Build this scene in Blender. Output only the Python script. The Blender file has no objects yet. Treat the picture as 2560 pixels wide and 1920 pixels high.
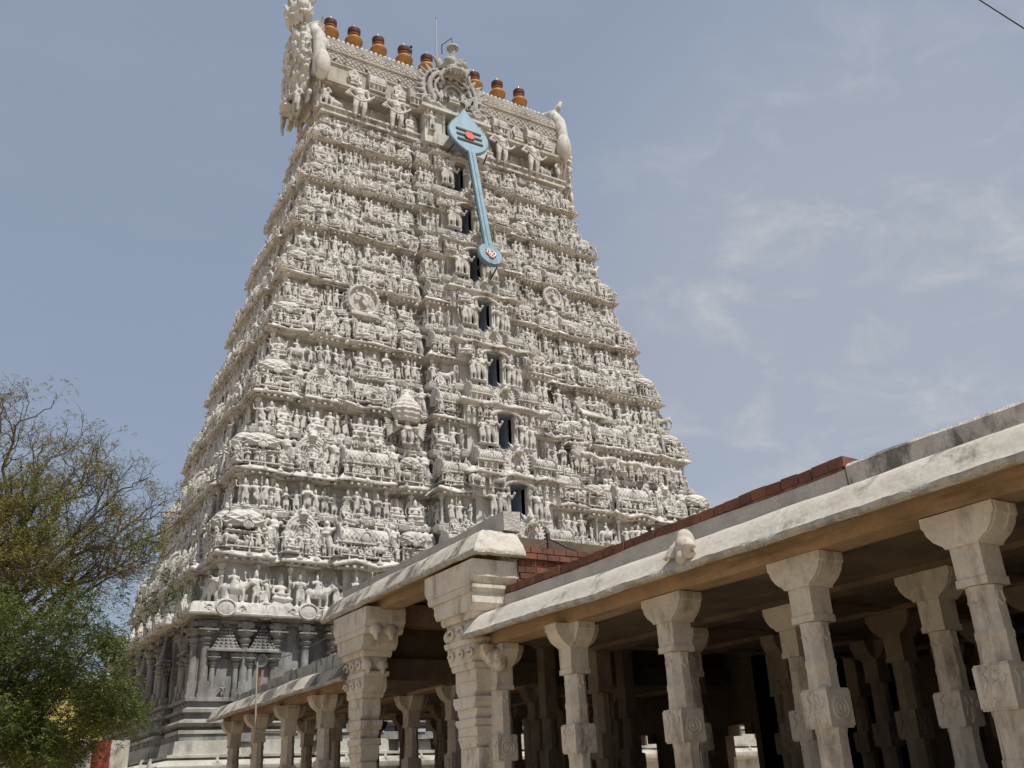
import bpy, math, random
import numpy as np
from mathutils import Vector, Matrix, noise

random.seed(7)
rng = np.random.default_rng(7)
D = bpy.data
SC = bpy.context.scene
COL = SC.collection
R = math.radians
PI = math.pi

# ------------------------------------------------------------------ camera, sky, sun, exposure
cam_d = D.cameras.new("camera"); cam = D.objects.new("camera", cam_d); COL.objects.link(cam)
YAW, PITCH, ROLL = 0.5569, 0.4034, -0.0462
CAM = np.array([-21.675, -42.176, 1.6])
_f = np.array([math.sin(YAW)*math.cos(PITCH), math.cos(YAW)*math.cos(PITCH), math.sin(PITCH)])
_r = np.array([math.cos(YAW), -math.sin(YAW), 0.0]); _u = np.cross(_r, _f)
CR = math.cos(ROLL)*_r + math.sin(ROLL)*_u
CU = -math.sin(ROLL)*_r + math.cos(ROLL)*_u
CF = _f
cam.matrix_world = Matrix([[CR[i], CU[i], -CF[i], CAM[i]] for i in range(3)] + [[0, 0, 0, 1]])
cam_d.sensor_fit = 'HORIZONTAL'; cam_d.sensor_width = 36.0; cam_d.lens = 36.0*2401/2560
cam_d.clip_start = 0.1; cam_d.clip_end = 9000
SC.camera = cam

SUN_EL, SUN_AZ = R(63), R(12)          # azimuth measured from -Y towards +X
sun_dir = Vector((math.sin(SUN_AZ)*math.cos(SUN_EL), -math.cos(SUN_AZ)*math.cos(SUN_EL), math.sin(SUN_EL)))
sl = D.lights.new("sun", 'SUN'); sl.energy = 3.7; sl.angle = R(0.55); sl.color = (1.0, 0.965, 0.905)
so = D.objects.new("sun", sl); COL.objects.link(so)
so.rotation_euler = (-sun_dir).to_track_quat('-Z', 'Y').to_euler()

W = D.worlds.new("World"); SC.world = W; W.use_nodes = True
nt = W.node_tree; N = nt.nodes; L = nt.links
for n in list(N): N.remove(n)
def nn(t, tree=None, **kw):
    x = (tree or nt).nodes.new(t)
    for k, v in kw.items(): setattr(x, k, v)
    return x
out = nn('ShaderNodeOutputWorld'); bg = nn('ShaderNodeBackground'); bg.inputs['Strength'].default_value = 0.088
sky = nn('ShaderNodeTexSky'); sky.sky_type = 'NISHITA'; sky.sun_disc = False
sky.sun_elevation = SUN_EL; sky.sun_rotation = PI - SUN_AZ
sky.air_density = 1.0; sky.dust_density = 1.6; sky.ozone_density = 1.0
tc = nn('ShaderNodeTexCoord'); mp = nn('ShaderNodeMapping')
mp.inputs['Rotation'].default_value = (0, 0, R(-25)); mp.inputs['Scale'].default_value = (1.2, 2.6, 4.0)
L.new(tc.outputs['Generated'], mp.inputs['Vector'])
n1 = nn('ShaderNodeTexNoise'); n1.inputs['Scale'].default_value = 4.2; n1.inputs['Detail'].default_value = 9; n1.inputs['Roughness'].default_value = 0.62
n1.inputs['Distortion'].default_value = 0.35
L.new(mp.outputs['Vector'], n1.inputs['Vector'])
cr = nn('ShaderNodeMapRange'); cr.inputs['From Min'].default_value = 0.44; cr.inputs['From Max'].default_value = 0.78
cr.interpolation_type = 'SMOOTHSTEP'
L.new(n1.outputs['Fac'], cr.inputs['Value'])
# high haze everywhere, a cloud bank low in the east
dt = nn('ShaderNodeVectorMath', operation='DOT_PRODUCT'); L.new(tc.outputs['Generated'], dt.inputs[0])
dt.inputs[1].default_value = Vector((0.765, 0.52, 0.37)).normalized()
dm = nn('ShaderNodeMapRange', interpolation_type='SMOOTHSTEP'); dm.inputs['From Min'].default_value = 0.92; dm.inputs['From Max'].default_value = 0.992
dm.inputs['To Min'].default_value = 0.06; dm.inputs['To Max'].default_value = 0.7
L.new(dt.outputs['Value'], dm.inputs['Value'])
mm = nn('ShaderNodeMath', operation='MULTIPLY'); L.new(cr.outputs['Result'], mm.inputs[0]); L.new(dm.outputs['Result'], mm.inputs[1])
dg_ = nn('ShaderNodeMapRange', interpolation_type='SMOOTHSTEP'); dg_.inputs['From Min'].default_value = 0.90; dg_.inputs['From Max'].default_value = 1.0
dg_.inputs['To Min'].default_value = 0.0; dg_.inputs['To Max'].default_value = 0.42
L.new(dt.outputs['Value'], dg_.inputs['Value'])
ma = nn('ShaderNodeMath', operation='ADD', use_clamp=True); L.new(mm.outputs[0], ma.inputs[0]); L.new(dg_.outputs['Result'], ma.inputs[1])
hzm = nn('ShaderNodeMix', data_type='RGBA'); hzm.inputs[0].default_value = 0.72; hzm.inputs[7].default_value = (2.78, 3.26, 4.12, 1)
L.new(sky.outputs['Color'], hzm.inputs[6])
mx = nn('ShaderNodeMix', data_type='RGBA'); mx.inputs[7].default_value = (4.3, 4.5, 4.85, 1)
L.new(ma.outputs[0], mx.inputs[0]); L.new(hzm.outputs[2], mx.inputs[6])
L.new(mx.outputs[2], bg.inputs['Color']); L.new(bg.outputs[0], out.inputs[0])

SC.view_settings.view_transform = 'Standard'; SC.view_settings.look = 'None'
SC.view_settings.exposure = 0.42; SC.view_settings.gamma = 1.0
SC.cycles.max_bounces = 8; SC.cycles.diffuse_bounces = 5
SC.cycles.use_denoising = True

# ------------------------------------------------------------------ materials
def mat(name, c1, c2=None, scale=2.0, lo=0.4, hi=0.65, bump=0.2, bscale=25.0, rough=0.9, stain=None, samt=0.5, sscale=(1.5, 1.5, 0.35),
        slo=0.52, shi=0.66, metallic=0.0, bdist=0.02, island=0.0, objvar=0.0):
    m = D.materials.new(name); m.use_nodes = True
    t = m.node_tree; b = t.nodes['Principled BSDF']
    b.inputs['Roughness'].default_value = rough; b.inputs['Metallic'].default_value = metallic
    g = nn('ShaderNodeNewGeometry', t)
    def noise_fac(vec, sc, lo, hi, det=7, ro=0.6):
        n = nn('ShaderNodeTexNoise', t); n.inputs['Scale'].default_value = sc; n.inputs['Detail'].default_value = det
        n.inputs['Roughness'].default_value = ro
        t.links.new(vec, n.inputs['Vector'])
        r = nn('ShaderNodeMapRange', t); r.inputs['From Min'].default_value = lo; r.inputs['From Max'].default_value = hi
        t.links.new(n.outputs['Fac'], r.inputs['Value']); return r.outputs['Result'], n.outputs['Fac']
    pos = g.outputs['Position']
    col = None
    c2 = c2 or c1
    f, _ = noise_fac(pos, scale, lo, hi)
    x = nn('ShaderNodeMix', t, data_type='RGBA'); x.inputs[6].default_value = (*c1, 1); x.inputs[7].default_value = (*c2, 1)
    t.links.new(f, x.inputs[0]); col = x.outputs[2]
    # fine mottling
    f2, _ = noise_fac(pos, scale*9, 0.35, 0.75, 4)
    x2 = nn('ShaderNodeMix', t, data_type='RGBA', blend_type='MULTIPLY'); x2.inputs[7].default_value = (0.82, 0.81, 0.8, 1)
    t.links.new(f2, x2.inputs[0]); t.links.new(col, x2.inputs[6]); col = x2.outputs[2]
    if island:
        h = nn('ShaderNodeHueSaturation', t)
        r = nn('ShaderNodeMapRange', t); r.inputs['To Min'].default_value = 1-island; r.inputs['To Max'].default_value = 1+island
        t.links.new(g.outputs['Random Per Island'], r.inputs['Value']); t.links.new(r.outputs['Result'], h.inputs['Value'])
        t.links.new(col, h.inputs['Color']); col = h.outputs['Color']
    if objvar:
        h = nn('ShaderNodeHueSaturation', t); oi = nn('ShaderNodeObjectInfo', t)
        r = nn('ShaderNodeMapRange', t); r.inputs['To Min'].default_value = 1-objvar; r.inputs['To Max'].default_value = 1+objvar
        t.links.new(oi.outputs['Random'], r.inputs['Value']); t.links.new(r.outputs['Result'], h.inputs['Value'])
        t.links.new(col, h.inputs['Color']); col = h.outputs['Color']
    if stain:
        mpn = nn('ShaderNodeMapping', t); mpn.inputs['Scale'].default_value = sscale
        t.links.new(pos, mpn.inputs['Vector'])
        fs, _ = noise_fac(mpn.outputs['Vector'], 1.0, slo, shi, 9, 0.68)
        am = nn('ShaderNodeMath', t, operation='MULTIPLY'); am.inputs[1].default_value = samt; t.links.new(fs, am.inputs[0])
        x3 = nn('ShaderNodeMix', t, data_type='RGBA'); x3.inputs[7].default_value = (*stain, 1)
        t.links.new(am.outputs[0], x3.inputs[0]); t.links.new(col, x3.inputs[6]); col = x3.outputs[2]
    t.links.new(col, b.inputs['Base Color'])
    if bump:
        n = nn('ShaderNodeTexNoise', t); n.inputs['Scale'].default_value = bscale; n.inputs['Detail'].default_value = 6
        t.links.new(pos, n.inputs['Vector'])
        bp = nn('ShaderNodeBump', t); bp.inputs['Strength'].default_value = bump; bp.inputs['Distance'].default_value = bdist
        t.links.new(n.outputs['Fac'], bp.inputs['Height']); t.links.new(bp.outputs['Normal'], b.inputs['Normal'])
    return m

M = {}
M['stucco'] = mat('old_white_stucco', (0.585, 0.562, 0.518), (0.465, 0.445, 0.408), 1.1, 0.42, 0.66, 0.35, 14, 0.9, stain=(0.11, 0.105, 0.09), samt=0.85, sscale=(2.4, 2.4, 0.55), slo=0.52, shi=0.70, bdist=0.03)
M['stucco_roof'] = mat('aged_roof_stucco', (0.48, 0.45, 0.39), (0.39, 0.36, 0.31), 0.9, 0.4, 0.66, 0.3, 14, 0.9, stain=(0.2, 0.17, 0.13), samt=0.7, sscale=(1.2, 1.2, 0.4))
M['stucco_grey'] = mat('grey_weathered_stucco', (0.42, 0.41, 0.38), (0.32, 0.31, 0.29), 1.4, 0.4, 0.66, 0.3, 14, 0.9, stain=(0.12, 0.115, 0.1), samt=0.7, sscale=(1.8, 1.8, 0.5))
M['recess'] = mat('bluish_painted_passage', (0.33, 0.38, 0.46), (0.26, 0.30, 0.37), 1.5, rough=0.95)
M['granite'] = mat('grey_granite', (0.32, 0.308, 0.288), (0.205, 0.197, 0.185), 1.6, 0.4, 0.65, 0.4, 18, 0.85, stain=(0.06, 0.058, 0.052), samt=0.85, sscale=(1.6, 1.6, 0.4), slo=0.46, shi=0.66)
M['plinth'] = mat('limewashed_stone', (0.46, 0.44, 0.385), (0.35, 0.33, 0.28), 1.4, 0.42, 0.66, 0.3, 14, 0.9, stain=(0.16, 0.15, 0.12), samt=0.7, sscale=(1.2, 1.2, 0.6))
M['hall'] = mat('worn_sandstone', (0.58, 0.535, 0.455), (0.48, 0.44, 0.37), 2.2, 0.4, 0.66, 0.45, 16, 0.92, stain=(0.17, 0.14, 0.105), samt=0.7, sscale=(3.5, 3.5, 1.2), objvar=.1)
M['inner'] = mat('shade_darkened_brown_stone', (0.22, 0.178, 0.13), (0.16, 0.128, 0.094), 2.2, 0.4, 0.66, 0.45, 16, 0.92, stain=(0.1, 0.08, 0.06), samt=0.6, sscale=(3, 3, 1.2), objvar=.12)  # bare brown stone, colour darkened further to paint in the interior shade
M['ceil'] = mat('shade_darkened_stone_ceiling', (0.16, 0.12, 0.08), (0.09, 0.07, 0.05), 1.6, 0.4, 0.66, 0.4, 12, 0.95)  # overhead and rear stone, colour lowered to stand in for the hall's gloom
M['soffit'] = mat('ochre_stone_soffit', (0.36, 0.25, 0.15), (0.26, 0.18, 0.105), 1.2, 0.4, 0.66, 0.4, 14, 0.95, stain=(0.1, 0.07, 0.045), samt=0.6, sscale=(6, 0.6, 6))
M['eave'] = mat('lime_plaster_eave', (0.52, 0.48, 0.41), (0.44, 0.40, 0.335), 2.0, 0.4, 0.66, 0.5, 9, 0.93, stain=(0.13, 0.115, 0.09), samt=0.8, sscale=(1.1, 1.5, 1.1), slo=0.55, shi=0.64, bdist=0.03)
M['eave_stained'] = mat('black_stained_lime_eave', (0.48, 0.44, 0.37), (0.39, 0.35, 0.285), 2.0, 0.4, 0.66, 0.5, 9, 0.93, stain=(0.085, 0.075, 0.058), samt=0.9, sscale=(1.2, 1.5, 0.8), slo=0.475, shi=0.56, bdist=0.03)
M['lip'] = mat('broken_mortar_edge', (0.46, 0.435, 0.38), (0.32, 0.30, 0.26), 7.0, 0.45, 0.6, 0.9, 26, 0.95, bdist=0.04)
M['render'] = mat('grey_cement_render', (0.50, 0.465, 0.415), (0.40, 0.37, 0.33), 3.0, 0.4, 0.66, 0.8, 20, 0.95, stain=(0.12, 0.105, 0.085), samt=0.6, sscale=(1.2, 1.2, 0.7), slo=0.58, shi=0.7, bdist=0.04)
M['render_dirty'] = mat('mouldy_cement_render', (0.52, 0.485, 0.435), (0.40, 0.375, 0.33), 3.0, 0.4, 0.66, 0.8, 20, 0.95, stain=(0.09, 0.085, 0.07), samt=0.85, sscale=(2.2, 2.2, 1.2), slo=0.5, shi=0.62, bdist=0.04)
M['brick'] = mat('red_brick', (0.185, 0.072, 0.04), (0.115, 0.048, 0.03), 4.0, 0.4, 0.66, 0.5, 30, 0.9, stain=(0.09, 0.05, 0.035), samt=0.5, sscale=(4, 4, 4), island=0.25)
M['mortar'] = mat('dark_mortar', (0.3, 0.2, 0.15), (0.16, 0.11, 0.085), 8.0)
M['vel'] = mat('pale_blue_paint', (0.20, 0.33, 0.40), (0.15, 0.265, 0.33), 1.2, 0.4, 0.7, 0.1, 10, 0.6, stain=(0.09, 0.12, 0.13), samt=0.75, sscale=(3, 3, 0.8), slo=0.52, shi=0.7)  # shaded copy of the pillar meshes for the inner rows
M['vel_rim'] = mat('dull_blue_rim', (0.13, 0.21, 0.25), (0.09, 0.15, 0.18), 3.0)
M['ash'] = mat('dark_brown_bar', (0.075, 0.06, 0.05), rough=0.6)
M['red'] = mat('vermilion_paint', (0.55, 0.05, 0.03), rough=0.6)
M['glyphw'] = mat('white_sign_paint', (0.75, 0.72, 0.72), rough=0.6)
M['gold'] = mat('gilt_copper', (0.44, 0.215, 0.062), (0.33, 0.155, 0.045), 3.0, 0.4, 0.7, 0.1, 10, 0.38, metallic=0.3)
M['maroon'] = mat('maroon_paint', (0.105, 0.026, 0.02), (0.075, 0.02, 0.016), 3.0, rough=0.6)
M['spike'] = mat('yellow_gilt', (0.75, 0.45, 0.14), rough=0.35, metallic=0.5)
M['iron'] = mat('rusty_iron', (0.06, 0.035, 0.026), (0.1, 0.05, 0.03), 12.0, rough=0.8)
M['rustpipe'] = mat('rust_orange_pipe', (0.30, 0.14, 0.06), (0.2, 0.09, 0.04), 9.0, rough=0.8)
M['wire'] = mat('black_wire', (0.02, 0.02, 0.022), rough=0.6, bump=0)
M['greenwire'] = mat('green_wire', (0.07, 0.12, 0.07), rough=0.6, bump=0)
M['pvc'] = mat('old_white_pvc', (0.40, 0.375, 0.32), (0.30, 0.27, 0.21), 5.0, rough=0.5)
M['alu'] = mat('grey_aluminium', (0.35, 0.36, 0.36), rough=0.4, metallic=0.6, bump=0)
M['bark'] = mat('grey_brown_bark', (0.10, 0.082, 0.066), (0.06, 0.048, 0.04), 5.0, 0.4, 0.66, 0.8, 22, 0.95, bdist=0.05)
M['ground'] = mat('sandy_earth', (0.50, 0.395, 0.265), (0.42, 0.33, 0.22), 0.4, 0.4, 0.66, 0.4, 8, 0.95)
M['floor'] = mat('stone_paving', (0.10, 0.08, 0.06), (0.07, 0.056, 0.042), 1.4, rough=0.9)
M['yellow'] = mat('yellow_wall_paint', (0.55, 0.44, 0.14), (0.47, 0.38, 0.13), 1.2)
M['redpaint'] = mat('oxide_red_paint', (0.26, 0.045, 0.03), (0.2, 0.035, 0.025), 1.5)
M['white'] = mat('old_white_paint', (0.55, 0.52, 0.45), (0.42, 0.40, 0.34), 1.5, stain=(0.2, 0.18, 0.15), samt=0.5)
M['dark'] = mat('dark_opening', (0.03, 0.03, 0.033), bump=0)

def leafmat(name, c1, c2, sc):
    m = D.materials.new(name); m.use_nodes = True
    t = m.node_tree; b = t.nodes['Principled BSDF']
    g = nn('ShaderNodeNewGeometry', t)
    n = nn('ShaderNodeTexNoise', t); n.inputs['Scale'].default_value = sc; n.inputs['Detail'].default_value = 3
    t.links.new(g.outputs['Position'], n.inputs['Vector'])
    r = nn('ShaderNodeMapRange', t); r.inputs['From Min'].default_value = 0.38; r.inputs['From Max'].default_value = 0.62
    t.links.new(n.outputs['Fac'], r.inputs['Value'])
    x = nn('ShaderNodeMix', t, data_type='RGBA'); x.inputs[6].default_value = (*c1, 1); x.inputs[7].default_value = (*c2, 1)
    t.links.new(r.outputs['Result'], x.inputs[0])
    h = nn('ShaderNodeHueSaturation', t); rr = nn('ShaderNodeMapRange', t); rr.inputs['To Min'].default_value = 0.6; rr.inputs['To Max'].default_value = 1.35
    t.links.new(g.outputs['Random Per Island'], rr.inputs['Value']); t.links.new(rr.outputs['Result'], h.inputs['Value'])
    t.links.new(x.outputs[2], h.inputs['Color'])
    t.links.new(h.outputs['Color'], b.inputs['Base Color']); b.inputs['Roughness'].default_value = 0.55
    tr = nn('ShaderNodeBsdfTranslucent', t); t.links.new(h.outputs['Color'], tr.inputs['Color'])
    ms = nn('ShaderNodeMixShader', t); ms.inputs[0].default_value = 0.25
    o = t.nodes['Material Output']
    t.links.new(b.outputs[0], ms.inputs[1]); t.links.new(tr.outputs[0], ms.inputs[2]); t.links.new(ms.outputs[0], o.inputs[0])
    return m
M['leaf'] = leafmat('dark_green_leaf', (0.045, 0.070, 0.011), (0.115, 0.13, 0.02), 0.9)
M['leaf_dry'] = leafmat('olive_yellow_leaf', (0.17, 0.175, 0.03), (0.21, 0.16, 0.035), 0.6)

# ------------------------------------------------------------------ mesh builder
class MB:
    def __init__(self): self.V = []; self.F = []; self.MI = []; self.n = 0
    def add(self, V, F, mi=0, X=None):
        V = np.asarray(V, float)
        if X is not None: V = V @ X[:3, :3].T + X[:3, 3]
        self.V.append(V); o = self.n
        self.F.extend([tuple(i+o for i in f) for f in F]); self.MI.extend([mi]*len(F)); self.n += len(V); return self
    def verts(self): return np.concatenate(self.V) if self.V else np.zeros((0, 3))
    def merge(self, other, X=None, mi=None):
        V = other.verts()
        if X is not None: V = V @ X[:3, :3].T + X[:3, 3]
        o = self.n; self.V.append(V); self.F.extend([tuple(i+o for i in f) for f in other.F])
        self.MI.extend(other.MI if mi is None else [mi]*len(other.F)); self.n += len(V); return self
    def box(self, c, s, mi=0, rot=None, taper=1.0):
        hx, hy, hz = s[0]/2, s[1]/2, s[2]/2
        V = np.array([(-hx, -hy, -hz), (hx, -hy, -hz), (hx, hy, -hz), (-hx, hy, -hz), (-hx*taper, -hy*taper, hz), (hx*taper, -hy*taper, hz), (hx*taper, hy*taper, hz), (-hx*taper, hy*taper, hz)])
        if rot is not None: V = V @ np.array(rot).T
        return self.add(V+np.array(c), [(0, 3, 2, 1), (4, 5, 6, 7), (0, 1, 5, 4), (1, 2, 6, 5), (2, 3, 7, 6), (3, 0, 4, 7)], mi)
    def bx(self, x0, x1, y0, y1, z0, z1, mi=0): return self.box(((x0+x1)/2, (y0+y1)/2, (z0+z1)/2), (x1-x0, y1-y0, z1-z0), mi)
    def lathe(self, prof, segs=12, o=(0, 0, 0), mi=0, sx=1, sy=1, ph=0.0, ridge=0.0):
        V = []; F = []
        for (r, z) in prof:
            for i in range(segs):
                a = 2*PI*i/segs+ph; rr = r*(1+ridge*(1 if i % 2 else -1)); V.append((o[0]+rr*sx*math.cos(a), o[1]+rr*sy*math.sin(a), o[2]+z))
        for j in range(len(prof)-1):
            for i in range(segs): F.append((j*segs+i, j*segs+(i+1) % segs, (j+1)*segs+(i+1) % segs, (j+1)*segs+i))
        F.append(tuple(reversed(range(segs)))); F.append(tuple(range((len(prof)-1)*segs, len(prof)*segs)))
        return self.add(V, F, mi)
    def ell(self, c, r, mi=0, segs=10, rings=7, rot=None):
        if not hasattr(r, '__len__'): r = (r, r, r)
        V = [(0, 0, -1)]
        for j in range(1, rings):
            t = PI*j/rings
            for i in range(segs):
                a = 2*PI*i/segs; V.append((math.sin(t)*math.cos(a), math.sin(t)*math.sin(a), -math.cos(t)))
        V.append((0, 0, 1)); F = []
        for i in range(segs): F.append((0, 1+(i+1) % segs, 1+i))
        for j in range(rings-2):
            for i in range(segs):
                a = 1+j*segs; F.append((a+i, a+(i+1) % segs, a+segs+(i+1) % segs, a+segs+i))
        t = len(V)-1; a = 1+(rings-2)*segs
        for i in range(segs): F.append((a+i, a+(i+1) % segs, t))
        V = np.array(V)*np.array(r)
        if rot is not None: V = V @ np.array(rot).T
        return self.add(V+np.array(c), F, mi)
    def tube(self, pts, rad, segs=8, mi=0):
        pts = [np.array(p, float) for p in pts]; n = len(pts)
        if not hasattr(rad, '__len__'): rad = [rad]*n
        V = []; F = []; up = np.array([0.13, 0.31, 0.94])
        prev = None
        for i in range(n):
            d = pts[min(i+1, n-1)]-pts[max(i-1, 0)]; d = d/(np.linalg.norm(d)+1e-9)
            a = prev if prev is not None else np.cross(d, up if abs(d @ up) < 0.9 else np.array([1., 0, 0]))
            a = a-d*(a @ d); a = a/(np.linalg.norm(a)+1e-9); prev = a; b = np.cross(d, a)
            for k in range(segs):
                t = 2*PI*k/segs; V.append(pts[i]+rad[i]*(math.cos(t)*a+math.sin(t)*b))
        for i in range(n-1):
            for k in range(segs): F.append((i*segs+k, i*segs+(k+1) % segs, (i+1)*segs+(k+1) % segs, (i+1)*segs+k))
        F.append(tuple(reversed(range(segs)))); F.append(tuple(range((n-1)*segs, n*segs)))
        return self.add(V, F, mi)
    def cap(self, p, q, r0, r1=None, mi=0, segs=8):
        r1 = r0 if r1 is None else r1
        self.tube([p, q], [r0, r1], segs, mi)
        self.ell(p, r0, mi, segs, 5); self.ell(q, r1, mi, segs, 5); return self
    def prism(self, poly, axis, a0, a1, mi=0):
        """poly in the two other axes (kept in x,y,z order), extruded along axis from a0 to a1"""
        n = len(poly); V = []
        for a in (a0, a1):
            for (u, w) in poly:
                V.append({'x': (a, u, w), 'y': (u, a, w), 'z': (u, w, a)}[axis])
        F = [tuple(range(n)), tuple(reversed(range(n, 2*n)))]+[(i, i+n, (i+1) % n+n, (i+1) % n) for i in range(n)]
        return self.add(V, F, mi)
    def jitter(self, amp, scale):
        for A in self.V:
            for i in range(len(A)):
                v = noise.noise_vector(Vector(A[i])*scale); A[i] += np.array(v)*amp
        return self

def mesh_from(name, mb, mats, smooth=None):
    me = D.meshes.new(name); me.from_pydata([tuple(v) for v in mb.verts()], [], mb.F)
    for m in (mats if isinstance(mats, (list, tuple)) else [mats]): me.materials.append(m)
    if len(me.materials) > 1: me.polygons.foreach_set('material_index', mb.MI)
    me.validate(); 
    import bmesh
    b = bmesh.new(); b.from_mesh(me); bmesh.ops.recalc_face_normals(b, faces=b.faces[:]); b.to_mesh(me); b.free()
    if smooth:
        me.shade_smooth()
        if smooth < 180: me.set_sharp_from_angle(angle=R(smooth))
    me.update(); return me

def link(name, me, parent=None, X=None):
    o = D.objects.new(name, me); COL.objects.link(o)
    if parent is not None: o.parent = parent
    if X is not None: o.matrix_basis = Matrix([list(map(float, r)) for r in X])
    return o
def build(name, mb, mats, parent=None, smooth=None): return link(name, mesh_from(name, mb, mats, smooth), parent)
def tag(o, label=None, cat=None, group=None, kind=None):
    if label: o['label'] = label
    if cat: o['category'] = cat
    if group: o['group'] = group
    if kind: o['kind'] = kind
    return o
def empty(name, loc, label, cat, group=None):
    o = D.objects.new(name, None); COL.objects.link(o); o.location = loc; o.empty_display_size = 0.3
    return tag(o, label, cat, group)

def remesh(name, mb, voxel, mats, iters=2):
    """fuse overlapping shapes into one continuous surface"""
    me = D.meshes.new(name+'_raw'); me.from_pydata([tuple(v) for v in mb.verts()], [], mb.F); me.update()
    o = D.objects.new(name+'_raw', me); COL.objects.link(o)
    md = o.modifiers.new('r', 'REMESH'); md.mode = 'VOXEL'; md.voxel_size = voxel; md.adaptivity = 0
    dg = bpy.context.evaluated_depsgraph_get(); dg.update()
    r = D.meshes.new_from_object(o.evaluated_get(dg)); r.name = name
    D.objects.remove(o); D.meshes.remove(me)
    # relax once so the voxel steps do not show
    n = len(r.vertices); co = np.empty(n*3); r.vertices.foreach_get('co', co); co = co.reshape(-1, 3)
    e = np.empty(len(r.edges)*2, int); r.edges.foreach_get('vertices', e); e = e.reshape(-1, 2)
    for _ in range(iters):
        s = np.zeros_like(co); c = np.zeros(n)
        np.add.at(s, e[:, 0], co[e[:, 1]]); np.add.at(s, e[:, 1], co[e[:, 0]]); np.add.at(c, e[:, 0], 1); np.add.at(c, e[:, 1], 1)
        co = co*0.45+0.55*s/np.maximum(c, 1)[:, None]
    r.vertices.foreach_set('co', co.ravel())
    r.materials.clear(); r.materials.append(mats); r.shade_smooth(); r.update(); return r

def XF(loc=(0, 0, 0), rz=0.0, s=1.0):
    if not hasattr(s, '__len__'): s = (s, s, s)
    c, n = math.cos(rz), math.sin(rz)
    X = np.eye(4); X[:3, :3] = np.array([[c, -n, 0], [n, c, 0], [0, 0, 1]]) @ np.diag(s); X[:3, 3] = loc; return X
def project(P):
    d = np.asarray(P)-CAM; z = d @ CF
    return 1280+2401*(d @ CR)/z, 960-2401*(d @ CU)/z, z
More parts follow.
